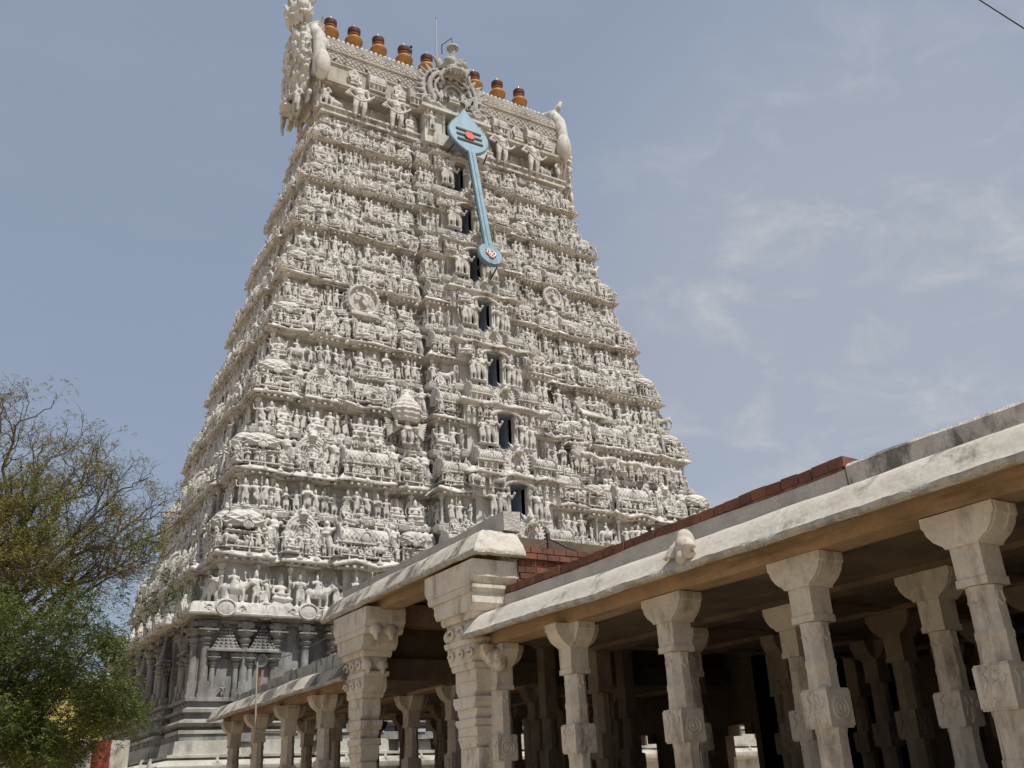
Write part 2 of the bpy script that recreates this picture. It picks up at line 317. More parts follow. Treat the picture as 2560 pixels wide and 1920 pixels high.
# ------------------------------------------------------------------ sculpted figures (one fused surface each)
def chain(mb, pts, rad):
    for i in range(len(pts)-1): mb.cap(pts[i], pts[i+1], rad[i], rad[i+1])
def human(sw=0.02, la=None, ra=None, la2=None, ra2=None, bend=0.0, halo=0, crown=0.17, stout=1.0, extra=None, lift=0, face=False, ped=True):
    """standing figure of unit height looking towards -Y; la / ra: elbow and hand offsets"""
    m = MB(); k = stout
    px = sw
    # legs
    lk = [(px+0.055*k, 0, 0.43), (0.075*k+px*.4, -0.035-bend, 0.235), (0.07*k, 0, 0.03)]
    rk = [(px-0.055*k, 0, 0.43), (-0.075*k+px*.4, -0.035-bend, 0.235+lift*0.12), (-0.065*k+lift*0.1, -lift*0.05, 0.03+lift*0.2)]
    chain(m, lk, [0.068*k, 0.047*k, 0.034*k]); chain(m, rk, [0.068*k, 0.047*k, 0.034*k])
    m.ell((0.07*k, -0.03, 0.022), (0.032, 0.06, 0.024)); m.ell((rk[2][0], -0.03+rk[2][1], rk[2][2]-.008), (0.032, 0.06, 0.024))
    m.ell((px, 0, 0.44), (0.108*k, 0.08*k, 0.065)); m.ell((px, -0.02, 0.475), (0.103*k, 0.078*k, 0.022))
    m.cap((px, -0.075*k, 0.43), (px*.6, -0.085*k, 0.2), 0.026, 0.016)
    # torso
    cx = -px*.4
    m.cap((px, 0, 0.47), (cx, 0, 0.61), 0.072*k, 0.088*k)
    m.ell((cx, -0.005, 0.635), (0.112*k, 0.075*k, 0.062)); m.ell((px*.4, -0.03*k, 0.535), (0.074*k, 0.062*k*k, 0.06))
    m.cap((cx-.09*k, 0, 0.672), (cx+.09*k, 0, 0.672), 0.036)
    m.cap((cx, 0, 0.68), (cx*.5, -0.005, 0.75), 0.034*k)
    hx = cx*.5
    m.ell((hx, -0.012, 0.785), (0.05, 0.058, 0.065)); m.ell((hx, -0.03, 0.765), (0.04, 0.04, 0.035))
    m.ell((hx-.056, 0, 0.765), (0.014, 0.022, 0.034)); m.ell((hx+.056, 0, 0.765), (0.014, 0.022, 0.034))
    if face:
        m.ell((hx, -0.075, 0.775), (0.011, 0.014, 0.026)); m.ell((hx, -0.066, 0.748), (0.022, 0.012, 0.009))
        for s in (-1, 1): m.ell((hx+s*.022, -0.063, 0.795), (0.013, 0.01, 0.009)); m.ell((hx+s*.023, -.06, .812), (.02, .014, .008))
    if crown:
        m.lathe([(0.058, 0.0), (0.062, 0.02), (0.05, 0.035), (0.054, 0.055), (0.042, 0.075*crown/.17), (0.044, 0.09*crown/.17), (0.026, 0.125*crown/.17), (0.014, crown)], 10, (hx, 0, 0.825))
    else:
        m.ell((hx, 0.012, 0.815), (0.056, 0.062, 0.052)); m.ell((hx, .03, .865), (.03, .03, .025))
    def arm(s, e, h, r=0.034*k):
        sh = (cx+s*0.125*k, 0.0, 0.67); el = (sh[0]+s*e[0], e[1], sh[2]+e[2]); hd = (el[0]+s*h[0], el[1]+h[1], el[2]+h[2])
        chain(m, [sh, el, hd], [r*1.1, r*.85, r*.68]); m.ell(hd, (r*.95, r*.8, r*1.05)); m.ell(sh, r*1.3); return hd
    da = ((0.035, 0.0, -0.15), (0.0, -0.07, -0.12)); la = la or da; ra = ra or da
    H = [arm(1, *la), arm(-1, *ra)]
    if la2: H.append(arm(1, *la2, r=0.029))
    if ra2: H.append(arm(-1, *ra2, r=0.029))
    if extra == 'staff':
        h = H[1]; m.cap((h[0]-.01, h[1], 0.02), (h[0]-.01, h[1], 0.88), 0.017); m.ell((h[0]-.01, h[1], .92), (.03, .025, .06))
    if extra == 'club':
        h = H[0]; m.cap((h[0], h[1], h[2]), (h[0]+.02, h[1]-.02, 0.08), 0.02, 0.05)
    if extra == 'bow':
        h = H[0]; m.tube([(h[0]+.0+.1*math.cos(a), h[1], h[2]+.3*math.sin(a)) for a in np.linspace(-1.4, 1.4, 8)], .015)
    if extra == 'disc' and len(H) > 2:
        for h in H[2:]: m.ell((h[0], h[1]-.01, h[2]+.045), (.04, .014, .048))
    if extra == 'garland':
        a, b = H[0], H[1]
        m.tube([(a[0]+(b[0]-a[0])*t, min(a[1], b[1])-.03, a[2]+(b[2]-a[2])*t-.26*math.sin(PI*t)) for t in np.linspace(0, 1, 12)], .026)
    if halo == 1:
        m.ell((hx, 0.065, 0.80), (0.155, 0.02, 0.165), segs=16)
    if halo == 2:
        m.tube([(0.23*math.cos(a), 0.06, 0.5+0.47*math.sin(a)) for a in np.linspace(-.95, PI+.95, 18)], 0.028)
        for a in np.linspace(-.6, PI+.6, 15): m.ell((0.265*math.cos(a), .06, .5+.5*math.sin(a)), (.022, .02, .026))
    if halo == 3:
        for a in np.linspace(0.15, PI-.15, 9):
            m.cap((.1*math.cos(a), .06, .62+.1*math.sin(a)), (.26*math.cos(a), .07, .62+.25*math.sin(a)), .03, .022)
    if ped: m.box((0, 0, 0.0), (0.3, 0.2, 0.035))
    return m
def seated(halo=0, arms4=True, crown=0.2, stout=1.0, wide=0.0):
    m = MB(); k = stout
    m.box((0, 0, 0.035), (0.62, 0.36, 0.07)); m.box((0, 0, 0.11), (0.52, 0.3, 0.1)); m.ell((0, 0, .16), (.29, .19, .045))
    for s in (-1, 1):
        chain(m, [(s*.08, 0, .25), (s*.25, -.13, .22), (s*-.02, -.2, .2)], [.085*k, .06*k, .045*k])
    m.ell((0, 0, .25), (.15*k, .12*k, .1)); m.cap((0, 0, .28), (0, 0, .5), .1*k, .115*k); m.ell((0, -.01, .52), (.155*k, .1*k, .085))
    m.ell((0, -.06*k, .36), (.11*k, .09*k*k, .09)); m.cap((-.13*k, 0, .57), (.13*k, 0, .57), .05); m.cap((0, 0, .58), (0, -.01, .66), .05)
    m.ell((0, -.015, .71), (.07, .08, .09)); m.ell((-.08, 0, .69), (.018, .03, .05)); m.ell((.08, 0, .69), (.018, .03, .05))
    m.lathe([(.082, 0), (.088, .03), (.07, .05), (.074, .08), (.05, .11), (.03, .17*crown/.2), (.015, crown)], 10, (0, 0, .77))
    for s in (-1, 1):
        chain(m, [(s*.18*k, 0, .57), (s*.24, -.03, .38), (s*.13, -.15, .34)], [.05*k, .04, .034]); m.ell((s*.13, -.15, .35), .04)
        if arms4: chain(m, [(s*.17*k, .02, .57), (s*.3, .03, .5), (s*.33, 0, .7)], [.045, .036, .03]); m.ell((s*.33, 0, .75), (.05, .025, .055))
    if halo: m.ell((0, .1, .66), (.26, .03, .3), segs=16); m.tube([(.33*math.cos(a), .1, .5+.45*math.sin(a)) for a in np.linspace(-.9, PI+.9, 18)], .035)
    return m
def beast(kind='horse', rider=True):
    m = MB()
    bz = .42 if kind != 'bird' else .34
    if kind == 'bird':
        m.ell((0, 0, bz), (.26, .14, .16), rot=rot_y(.25)); chain(m, [(.2, 0, .42), (.32, 0, .58), (.36, 0, .7)], [.08, .05, .05]); m.ell((.42, 0, .7), (.07, .035, .03)); m.ell((.37, 0, .78), (.02, .02, .06))
        for s in (-1, 1): chain(m, [(.03, s*.06, .22), (.05, s*.06, .02)], [.03, .02]); m.ell((.08, s*.06, .015), (.06, .03, .02))
        m.ell((-.36, 0, .3), (.26, .1, .09), rot=rot_y(-.3))
    else:
        m.ell((0, 0, bz), (.33, .13, .15)); m.ell((.2, 0, bz+.03), (.14, .135, .17)); m.ell((-.22, 0, bz+.02), (.14, .14, .16))
        for x in (.24, -.25):
            for s in (-1, 1): chain(m, [(x, s*.07, bz-.06), (x+.03*(1 if x > 0 else -1), s*.075, .2), (x, s*.075, .02)], [.065, .04, .034]); m.ell((x+.02, s*.075, .02), (.05, .035, .025))
        if kind == 'horse': chain(m, [(.27, 0, .52), (.38, 0, .7), (.42, 0, .82)], [.11, .08, .07]); chain(m, [(.42, 0, .82), (.56, 0, .7)], [.07, .045]); m.ell((.37, .04, .9), (.02, .02, .05)); m.ell((.37, -.04, .9), (.02, .02, .05))
        elif kind == 'bull':
            m.ell((.14, 0, .6), (.1, .08, .09)); chain(m, [(.28, 0, .5), (.4, 0, .63)], [.12, .09]); chain(m, [(.42, 0, .66), (.55, 0, .58)], [.085, .055])
            for s in (-1, 1): chain(m, [(.4, s*.06, .72), (.4, s*.12, .79), (.42, s*.1, .87)], [.028, .02, .012]); m.ell((.38, s*.1, .68), (.03, .05, .02))
        else:
            m.ell((.38, 0, .58), (.15, .13, .15)); chain(m, [(.48, 0, .52), (.54, 0, .32), (.5, 0, .14)], [.07, .05, .04])
            for s in (-1, 1): m.ell((.33, s*.14, .56), (.09, .03, .13)); chain(m, [(.47, s*.06, .46), (.58, s*.07, .44)], [.025, .015])
        chain(m, [(-.34, 0, .5), (-.42, 0, .35), (-.42, 0, .14)], [.035, .025, .03])
    if rider:
        q = human(ped=False, la=((.06, -.03, -.13), (0, -.08, .02)), ra=((.06, -.03, -.13), (0, -.08, .02)), la2=((.08, .02, -.05), (.03, 0, .14)), ra2=((.08, .02, -.05), (.03, 0, .14)))
        m.merge(q, XF((-.02, -.06, bz-.16), 0.3, .78))
    m.box((0, 0, 0), (.85, .3, .03))
    return m
def rot_y(a): c, s = math.cos(a), math.sin(a); return [[c, 0, s], [0, 1, 0], [-s, 0, c]]
def rot_x(a): c, s = math.cos(a), math.sin(a); return [[1, 0, 0], [0, c, -s], [0, s, c]]
def crest(head=True, horns=False, seed=1, niche=True):
    """horseshoe arch of flames with a monster mask at its crown; x -1.1..1.1, z 0..2.6, looks towards -Y"""
    r = random.Random(seed); m = MB()
    m.ell((0, .14, .95), (.93, .13, .92), segs=22, rings=10)
    def arc(rad, cz, a0, a1, rr, y, n=22, kx=1.0): m.tube([(kx*rad*math.cos(a), y, cz+rad*math.sin(a)) for a in np.linspace(a0, a1, n)], rr)
    arc(.78, .95, -.75, PI+.75, .085, -.05); arc(.60, .95, -.7, PI+.7, .05, -.08); arc(.95, .95, -.6, PI+.6, .06, .04)
    for s in (-1, 1):
        m.ell((s*.78, .02, .27), (.27, .17, .27), segs=14); m.tube([(s*(.78+.19*(1-t/9)*math.cos(t*1.1)), -.14, .27+.19*(1-t/9)*math.sin(t*1.1)) for t in np.linspace(0, 7, 16)], .05)
        m.tube([(s*.55, -.05, .3), (s*.3, -.08, .12), (s*.05, -.08, .1)], [.09, .07, .05])
    for a in np.linspace(-.45, PI+.45, 21):
        l = (.12 if horns else .24)+.1*r.random(); d = a+.25*(1 if a < PI/2 else -1)
        p = (.98*math.cos(a), .06, .95+.98*math.sin(a))
        m.cap(p, (p[0]+l*math.cos(d), .06, p[2]+l*math.sin(d)), .085, .018)
    for i in range(90):
        a = r.uniform(-.6, PI+.6); q = r.uniform(.36, .93)
        m.ell((q*math.cos(a), -.02-.07*r.random(), .95+q*math.sin(a)), (r.uniform(.03, .075), r.uniform(.04, .09), r.uniform(.03, .085)), rot=rot_y(r.uniform(0, 3)), segs=7, rings=5)
    if niche:
        m.tube([(.3*math.cos(a), -.1, .82+.36*math.sin(a)) for a in np.linspace(-.6, PI+.6, 14)], .05)
        m.merge(seated(), XF((0, -.1, .42), 0, .62))
        for s in (-1, 1): m.merge(human(), XF((s*.42, -.1, .4), 0, .5))
    if head:
        body_, m = m, MB()
        m.ell((0, -.1, 1.85), (.36, .3, .32), segs=14); m.ell((0, -.3, 1.68), (.31, .22, .15)); m.ell((0, -.5, 1.76), (.09, .07, .07))
        m.tube([(-.3, -.3, 1.56), (-.15, -.46, 1.6), (0, -.5, 1.62), (.15, -.46, 1.6), (.3, -.3, 1.56)], .05)
        for s in (-1, 1):
            m.ell((s*.19, -.33, 1.95), .125); m.tube([(s*.34, -.2, 1.98), (s*.2, -.38, 2.12), (s*.04, -.34, 2.0)], .055)
            m.ell((s*.4, .0, 1.95), (.08, .1, .2)); m.cap((s*.42, 0, 1.95), (s*.6, .05, 2.25), .09, .02)
            for q in (.1, .24): m.cap((s*q, -.4, 1.58), (s*q*.95, -.42, 1.4), .045, .012)
            if not horns: m.tube([(s*.33, -.25, 1.6), (s*.45, -.2, 1.35), (s*.36, -.18, 1.2)], [.07, .06, .03])
            else:
                m.ell((s*.25, -.30, 1.93), .15); m.tube([(s*.25+.185*math.cos(a), -.34, 1.93+.185*math.sin(a)) for a in np.linspace(-.6, PI+.6, 12)], .04); m.ell((s*.25, -.43, 1.92), .06)
                for a in np.linspace(-.5, 1.35, 7): m.cap((s*.36*math.cos(a), .08, 1.85+.33*math.sin(a)), (s*.58*math.cos(a+.12), .12, 1.85+.56*math.sin(a+.12)), .085, .02)
                m.ell((s*.3, -.28, 1.62), (.12, .14, .09)); m.cap((s*.3, -.36, 1.55), (s*.31, -.4, 1.36), .05, .012)
            if horns: m.tube([(s*.28, .05, 2.0), (s*.46, .1, 2.15), (s*.52, .05, 2.35), (s*.42, -.04, 2.52)], [.12, .11, .08, .025])
        m.lathe([(.22, 0), (.24, .06), (.15, .12), (.17, .2), (.1, .27), (.12, .33), (.05, .42), (.02, .55)], 12, (0, 0, 2.08))
        h_ = 1.4 if horns else 1.12; X = XF((0, -.06, 1.85*(1-h_)), 0, h_); body_.merge(m, X); m = body_
    return m
UP = ((.11, -.02, -.03), (.03, -.02, .17)); OUT = ((.13, 0, -.06), (.1, -.06, .05)); HIP = ((.1, .02, -.13), (-.09, -.05, -.05)); PRAY = ((.04, -.04, -.14), (-.13, -.1, .06))
BL = ((.05, -.02, -.14), (-.03, -.12, .09)); UP2 = ((.13, .03, -.02), (.02, 0, .15))
FIG = [human(.03, BL, HIP), human(-.03, UP, BL), human(0, PRAY, PRAY), human(.03, BL, BL, UP2, UP2, extra='disc'), human(-.03, HIP, BL, UP2, UP2, halo=2, extra='disc'),
       human(.05, OUT, UP, lift=1), human(-.04, UP, ((.08, -.05, -.1), (-.02, -.12, .12)), extra='staff'), human(.02, BL, OUT, halo=1), human(0, BL, HIP, crown=0), human(.04, OUT, BL, UP2, UP2, halo=3),
       human(-.02, ((.14, 0, -.02), (.05, -.05, -.02)), BL, extra='bow'), human(.03, PRAY, PRAY, crown=0)]
SEAT = [seated(1), seated(0), seated(1, False, .24), seated(0, True, .15, 1.2)]
RIDE = [beast('horse'), beast('bull'), beast('bird'), beast('elephant', False), beast('bull', False)]
GUARD = [human(.04, HIP, ((.1, 0, -.1), (.02, -.05, .17)), stout=1.3, crown=.1, face=True), human(-.04, ((.12, .0, -.1), (.05, -.08, .12)), HIP, stout=1.35, crown=0, face=True),
         human(.02, UP, UP, stout=1.3, crown=.08, face=True), human(-.02, BL, ((.1, 0, -.12), (-.02, -.1, -.08)), stout=1.25, crown=0, extra='club', face=True)]
S_ME = M['stucco']
FIG_ME = [remesh('figure_mesh', m, .021, S_ME) for m in FIG]
SEAT_ME = [remesh('seated_mesh', m, .027, S_ME) for m in SEAT]
RIDE_ME = [remesh('rider_mesh', m, .026, S_ME) for m in RIDE]
GUARD_ME = [remesh('guard_mesh', m, .018, S_ME) for m in GUARD]
GIANT_ME = remesh('giant_mesh', human(.02, ((.06, .02, -.14), (-.01, -.09, -.10)), ((.11, .03, -.12), (-.07, -.07, -.06)), stout=1.22, crown=.07, face=True, ped=False), .015, S_ME)
CREST_ME = remesh('crest_mesh', crest(seed=3), .032, S_ME)
BIGCREST_ME = remesh('big_crest_mesh', crest(seed=5), .02, M['stucco_grey'])
def gable_monster():
    """deep carved gable with a goggle-eyed monster head; metres, looks towards -Y, base at z 0"""
    r = random.Random(12); m = MB()
    m.ell((0, -.45, 3.2), (1.75, .75, 3.1), segs=24, rings=16); m.ell((0, .3, 3.5), (1.95, .4, 3.4), segs=24, rings=16)
    for i in range(230):                                              # deep undercut carving over the whole face
        a = r.uniform(PI+.05, 2*PI-.05) if i % 6 else r.uniform(-.35, .35); t = r.uniform(-.95, .72); q = math.sqrt(1-t*t)
        p = np.array([1.72*q*math.cos(a), -.45+.82*q*math.sin(a), 3.2+3.1*t]); n = np.array([math.cos(a)*.5, math.sin(a), .2*t])
        if i % 3: m.ell(p+n*r.uniform(-.02, .16), (r.uniform(.1, .2), r.uniform(.1, .2), r.uniform(.12, .34)), rot=rot_y(r.uniform(-.9, .9)), segs=8, rings=6)
        else:
            c = p+n*.1; w_ = r.uniform(.14, .26); m.tube([c+np.array([w_*math.cos(u), -.04, w_*math.sin(u)])*(1-u/11) for u in np.linspace(r.uniform(0, 2), 7.5, 11)], .055, 6)
    for t in np.linspace(.05, .82, 13):                               # flame fringe along the plate
        for sg in (-1, 1):
            z = 6.4*t+.3; x = 1.95*math.sqrt(max(0, 1-((z-3.5)/3.5)**2)); m.cap((sg*x*.95, .25, z), (sg*(x+.28), .3, z+.5), .2, .05)
    # head, turned a little towards the court
    body_, m = m, MB()
    m.ell((0, -.95, 6.95), (.82, .9, .78), segs=16, rings=12); m.ell((0, -1.55, 6.55), (.66, .62, .34), segs=16, rings=10); m.ell((0, -2.0, 6.72), (.24, .2, .18)); m.ell((0, -1.3, 6.1), (.5, .5, .2))
    for sg in (-1, 1):
        m.ell((sg*.62, -1.40, 7.12), .36, segs=16, rings=12); m.tube([(sg*(.68+.36*math.cos(u)*.5), -1.45+.36*math.cos(u)*.75, 7.16+.47*math.sin(u)) for u in np.linspace(-.35, PI+.35, 14)], .10); m.ell((sg*.78, -1.62, 7.08), .13)
        m.tube([(sg*.2, -2.05, 6.62), (sg*.6, -1.85, 6.78), (sg*.95, -1.35, 6.6), (sg*1.12, -1.0, 6.85)], [.1, .15, .13, .05]); m.tube([(sg*.3, -2.0, 6.5), (sg*.7, -1.7, 6.62), (sg*1.05, -1.2, 6.35)], [.08, .12, .05])
        for x, y in ((.12, -2.05), (.34, -1.98), (.54, -1.82), (.7, -1.55)): m.cap((sg*x, y, 6.36), (sg*x*.98, y-.02, 6.0), .125, .045)
        for i in range(7): u = i/6; m.tube([(sg*(.25+.75*u), -1.7+.9*u, 6.1-.1*u), (sg*(.3+.85*u), -1.55+.8*u, 5.5), (sg*(.25+.7*u), -1.45+.7*u, 4.9-.3*(i % 2))], [.13, .12, .03])
        m.tube([(sg*.62, -.35, 7.4), (sg*1.0, -.2, 7.85), (sg*1.15, -.15, 8.35), (sg*.95, -.2, 8.8)], [.26, .25, .17, .04]); m.cap((sg*.75, -1.0, 7.4), (sg*1.0, -1.15, 7.95), .2, .04)
        for u in np.linspace(.2, 1.3, 5): m.cap((sg*.7*math.cos(u), -.55, 7.1+.7*math.sin(u)), (sg*1.05*math.cos(u), -.5, 7.1+1.15*math.sin(u)), .17, .05)
    m.tube([(0, -.8, 7.6), (.02, -.95, 8.2), (0, -.85, 8.8)], [.34, .3, .05])
    T_ = np.eye(4); T_[:3, :3] = np.array(rot_x(.5)); T_[:3, 3] = np.array([0, -.7, 6.9])-T_[:3, :3] @ np.array([0, -.7, 6.9])
    body_.merge(m, XF((.1, .1, .1), .45) @ T_); m = body_
    for sg in (-1, 1):
        m.merge(human(.03*sg, HIP, UP, stout=1.15, ped=False), XF((sg*1.15, -.95, -.55), sg*.5, 2.0)); m.tube([(sg*(1.5+(.42-.05*u)*math.cos(u)), -.35, .35+(.42-.05*u)*math.sin(u)) for u in np.linspace(0, 7, 16)], .13)
    m.merge(seated(), XF((0, -1.2, .2), 0, 1.7)); m.merge(human(0, BL, UP), XF((0, -1.15, 1.9), 0, 1.6))
    return m
HORN_ME = remesh('gable_monster_mesh', gable_monster(), .055, M['stucco'], 1)

# miniature shrines -------------------------------------------------
def diamond_barrel(mb, L, r, z0, mi=0, nu=20, nv=15, amp=.06, sq=1.0):
    """horseshoe vault along x, fish-scale relief"""
    V = []; F = []
    for i in range(nu+1):
        x = -L/2+L*i/nu
        for j in range(nv+1):
            a = -.42+(PI+.84)*j/nv; rr = r*(1+(amp if (i+j) % 2 else -amp)*(1 if 0 < i < nu else 0))
            V.append((x, rr*math.cos(a)*sq, z0+r*.45+rr*math.sin(a)))
    for i in range(nu):
        for j in range(nv):
            a = i*(nv+1)+j; b = a+nv+1
            F += ([(a, a+1, b+1), (a, b+1, b)] if (i+j) % 2 else [(a, a+1, b), (a+1, b+1, b)])
    F.append(tuple(range(nv+1))); F.append(tuple(reversed(range(nu*(nv+1), (nu+1)*(nv+1)))))
    return mb.add(V, F, mi)
def finial(mb, c, s):
    mb.lathe([(.09*s, 0), (.05*s, .05*s), (.11*s, .12*s), (.12*s, .18*s), (.06*s, .25*s), (.075*s, .28*s), (.02*s, .38*s), (.006*s, .46*s)], 8, c)
def base_figs(mb, w, d, z0, h, r):
    """open gallery: corner posts, dark gap behind, squat attendants"""
    mb.box((0, .05*d, z0+h*.5), (w*.66, d*.5, h)); mb.box((0, 0, z0+.05*h), (w*.94, d*.94, .1*h)); mb.box((0, 0, z0+h*.97), (w*.86, d*.74, .09*h)); mb.box((0, 0, z0+h*1.05), (w*.94, d*.86, .07*h))
    for i in range(int(w/.2)): mb.ell((-w*.44+w*.88*i/(int(w/.2)-1), -d*.4, z0+h*1.03), (.07, .08, .055), segs=6, rings=4)
    n = max(3, int(w/.42))
    for i in range(n):
        x = -w*.45+w*.9*i/(n-1)
        if i % 3 == 0: mb.lathe([(.05, 0), (.04, .3*h), (.05, .75*h), (.07, .9*h)], 7, (x, -d*.38, z0+.05*h))
        else:
            mb.ell((x, -d*.42, z0+.3*h), (.08, .08, .24*h), segs=7, rings=5); mb.ell((x, -d*.44, z0+.66*h), (.055, .055, .13*h), segs=7, rings=5)
            for s in (-1, 1): mb.cap((x+s*.06, -d*.44, z0+.5*h), (x+s*.13, -d*.46, z0+.72*h), .03, .025, segs=5)
def kuta():
    m = MB(); r = random.Random(2); w, d = 1.6, 1.25
    base_figs(m, w, d, 0, .52, r)
    nu, nv = 20, 9; V = []; F = []
    for j in range(nv+1):
        t = j/nv; a = -.35+(PI/2+.2)*t; rr = .80*math.cos(a)*(1 if j else .98); z = .62+.27+.50*math.sin(a)
        if j == nv: rr = .08
        for i in range(nu):
            q = rr*(1+(.05 if (i+j) % 2 else -.05)*(0 < j < nv)); u = 2*PI*i/nu
            cx, sx = math.cos(u), math.sin(u); sc = 1/max(abs(cx), abs(sx))**.35
            V.append((q*cx*sc*.98, q*sx*sc*.76, z))
    for j in range(nv):
        for i in range(nu):
            a = j*nu+i; b = j*nu+(i+1) % nu; c = b+nu; e = a+nu
            F += ([(a, b, c), (a, c, e)] if (i+j) % 2 else [(a, b, e), (b, c, e)])
    F.append(tuple(reversed(range(nu)))); F.append(tuple(range(nv*nu, (nv+1)*nu))); m.add(V, F)
    finial(m, (0, 0, 1.36), .8)
    for (x, y, rz) in ((0, -.6, 0), (-.78, 0, -PI/2), (.78, 0, PI/2)):
        q = MB(); q.ell((0, 0, .1), (.16, .05, .16)); q.tube([(.17*math.cos(a), -.02, .1+.17*math.sin(a)) for a in np.linspace(-.6, PI+.6, 10)], .035); q.ell((0, -.02, .32), (.05, .05, .07)); m.merge(q, XF((x, y, .66), rz))
    for i in range(4): m.ell((.62*(1 if i % 2 else -1), .5*(1 if i//2 else -1), .66), (.08, .08, .07))
    return m
def sala(L=2.2):
    m = MB(); r = random.Random(4); d = 1.0
    base_figs(m, L+.25, d, 0, .46, r)
    diamond_barrel(m, L, .42, .5, amp=.065)
    for s in (-1, 1):
        q = MB(); q.tube([(.45*math.cos(a), 0, .24+.47*math.sin(a)) for a in np.linspace(-.7, PI+.7, 14)], .075); q.ell((0, 0, .24), (.4, .06, .42)); q.ell((0, -.05, .24), (.2, .05, .2))
        for a in np.linspace(-.3, PI+.3, 9): q.cap((.47*math.cos(a), 0, .24+.49*math.sin(a)), (.58*math.cos(a), 0, .24+.6*math.sin(a)), .05, .015)
        q.cap((0, 0, .7), (0, -.1, 1.0), .09, .02); m.merge(q, XF((s*L*.5, 0, .5), s*PI/2))
    for x in (-.3, 0, .3): finial(m, (x*L, 0, 1.06), .62)
    q = MB(); q.ell((0, 0, .12), (.2, .07, .2)); q.tube([(.21*math.cos(a), -.03, .12+.21*math.sin(a)) for a in np.linspace(-.6, PI+.6, 10)], .045); q.ell((0, -.03, .4), (.07, .06, .08)); m.merge(q, XF((0, -.4, .6)))
    m.bx(-L*.5-.15, L*.5+.15, -.47, .47, .47, .53)
    return m
def panjara():
    m = MB()
    for i, (rr, t) in enumerate(((.62, .06), (.50, .03), (.40, .028), (.30, .025))):
        m.tube([(rr*1.05*math.cos(a), -.10-.03*i, .78+rr*math.sin(a)) for a in np.linspace(-.75 if i == 0 else 0, PI+.75 if i == 0 else 2*PI, 20)], t)
    m.ell((0, .02, .78), (.66, .12, .64), segs=18)
    for s in (-1, 1): m.ell((s*.56, -.06, .3), (.17, .1, .16)); m.ell((s*.52, -.12, .34), (.08, .06, .08))
    for a in np.linspace(-.3, PI+.3, 13): m.cap((.66*math.cos(a), 0, .78+.64*math.sin(a)), (.8*math.cos(a+.1), 0, .78+.78*math.sin(a+.1)), .06, .02)
    m.ell((0, -.1, 1.5), (.24, .17, .17)); m.ell((0, -.24, 1.42), (.18, .1, .07))
    for s in (-1, 1): m.ell((s*.13, -.2, 1.56), .07); m.cap((s*.22, 0, 1.52), (s*.36, 0, 1.72), .07, .02); m.ell((s*.3, -.05, 1.4), .08)
    m.cap((0, -.05, 1.6), (0, -.05, 1.85), .1, .02); m.box((0, .05, .1), (1.2, .5, .2))
    m.merge(seated(0, True), XF((0, -.26, .3), 0, .72)); rq = random.Random(6)
    for i in range(34):
        a = rq.uniform(0, 2*PI); q_ = rq.uniform(.3, .62); m.ell((q_*math.cos(a), -.12, .78+q_*math.sin(a)), (rq.uniform(.03, .07), .05, rq.uniform(.03, .08)), rot=rot_y(rq.uniform(0, 3)), segs=6, rings=4)
    for s in (-1, 1): m.merge(human(.02, BL, UP), XF((s*.42, -.28, .02), 0, .5))
    return m
KUTA_ME = mesh_from('kuta_mesh', kuta(), S_ME, 40); SALA_ME = mesh_from('sala_mesh', sala(), S_ME, 40); PANJ_ME = remesh('panjara_mesh', panjara(), .027, S_ME)
def column():
    m = MB(); m.lathe([(.12, 0), (.12, .08), (.075, .1), (.07, .55), (.095, .58), (.07, .62), (.11, .69), (.06, .74), (.15, .82), (.15, .87), (.08, .9), (.13, 1.0)], 10); return m
COLM = column()

# ------------------------------------------------------------------ the tower
def lerp(a, b, t): return a+(b-a)*t
def tipA(z): return 13.08-.196*(z-9.9) if z > 9.9 else 13.08-.29*(z-9.9)
def tipB(z): return 8.23-.2245*(z-7.73)
OV = .022
FR = [(-1, -.87, 0), (-.87, -.805, -.24), (-.805, -.715, 0), (-.715, -.65, -.24), (-.65, -.49, .12), (-.49, -.43, -.24), (-.43, -.365, 0), (-.365, -.30, -.55), (-.30, -.19, .5), (-.19, .19, .85)]
FRONT = FR+[(-b, -a, o) for (a, b, o) in reversed(FR[:-1])]
def side_bays(a, b):
    c = .13*a/b; g = .068*a/b
    if c > .3: c = .3
    return [(-1, -1+c, 0), (-1+c, -1+c+g, -.22), (-1+c+g, 1-c-g, .2), (1-c-g, 1-c, -.22), (1-c, 1, 0)]
def outline(a, b, notch=None, simple=False, depth=2.2, mid=None):
    u = a/12.5; P = []
    def put(x, y): 
        if not P or abs(P[-1][0]-x)+abs(P[-1][1]-y) > 1e-6: P.append((x, y))
    if simple: return [(-a, -b), (a, -b), (a, b), (-a, b)]
    for (x0, x1, o) in FRONT:
        if mid is not None and x0 < 0 < x1: o = mid
        if notch and x0 < 0 < x1:
            put(x0*a, -b-o*u); put(-notch, -b-o*u); put(-notch, -b-o*u+depth); put(notch, -b-o*u+depth); put(notch, -b-o*u); put(x1*a, -b-o*u)
        else: put(x0*a, -b-o*u); put(x1*a, -b-o*u)
    sb = side_bays(a, b)
    for (y0, y1, o) in sb: put(a+o*u, y0*b); put(a+o*u, y1*b)
    for (x0, x1, o) in reversed(FRONT): put(x1*a, b+o*u); put(x0*a, b+o*u)
    for (y0, y1, o) in reversed(sb): put(-a-o*u, y1*b); put(-a-o*u, y0*b)
    if abs(P[0][0]-P[-1][0])+abs(P[0][1]-P[-1][1]) < 1e-6: P.pop()
    return P
def clean(P):
    Q = []; n = len(P)
    for i in range(n):
        a, b, c = P[i-1], P[i], P[(i+1) % n]
        if abs((b[0]-a[0])*(c[1]-b[1])-(b[1]-a[1])*(c[0]-b[0])) > 1e-9: Q.append(b)
    return Q
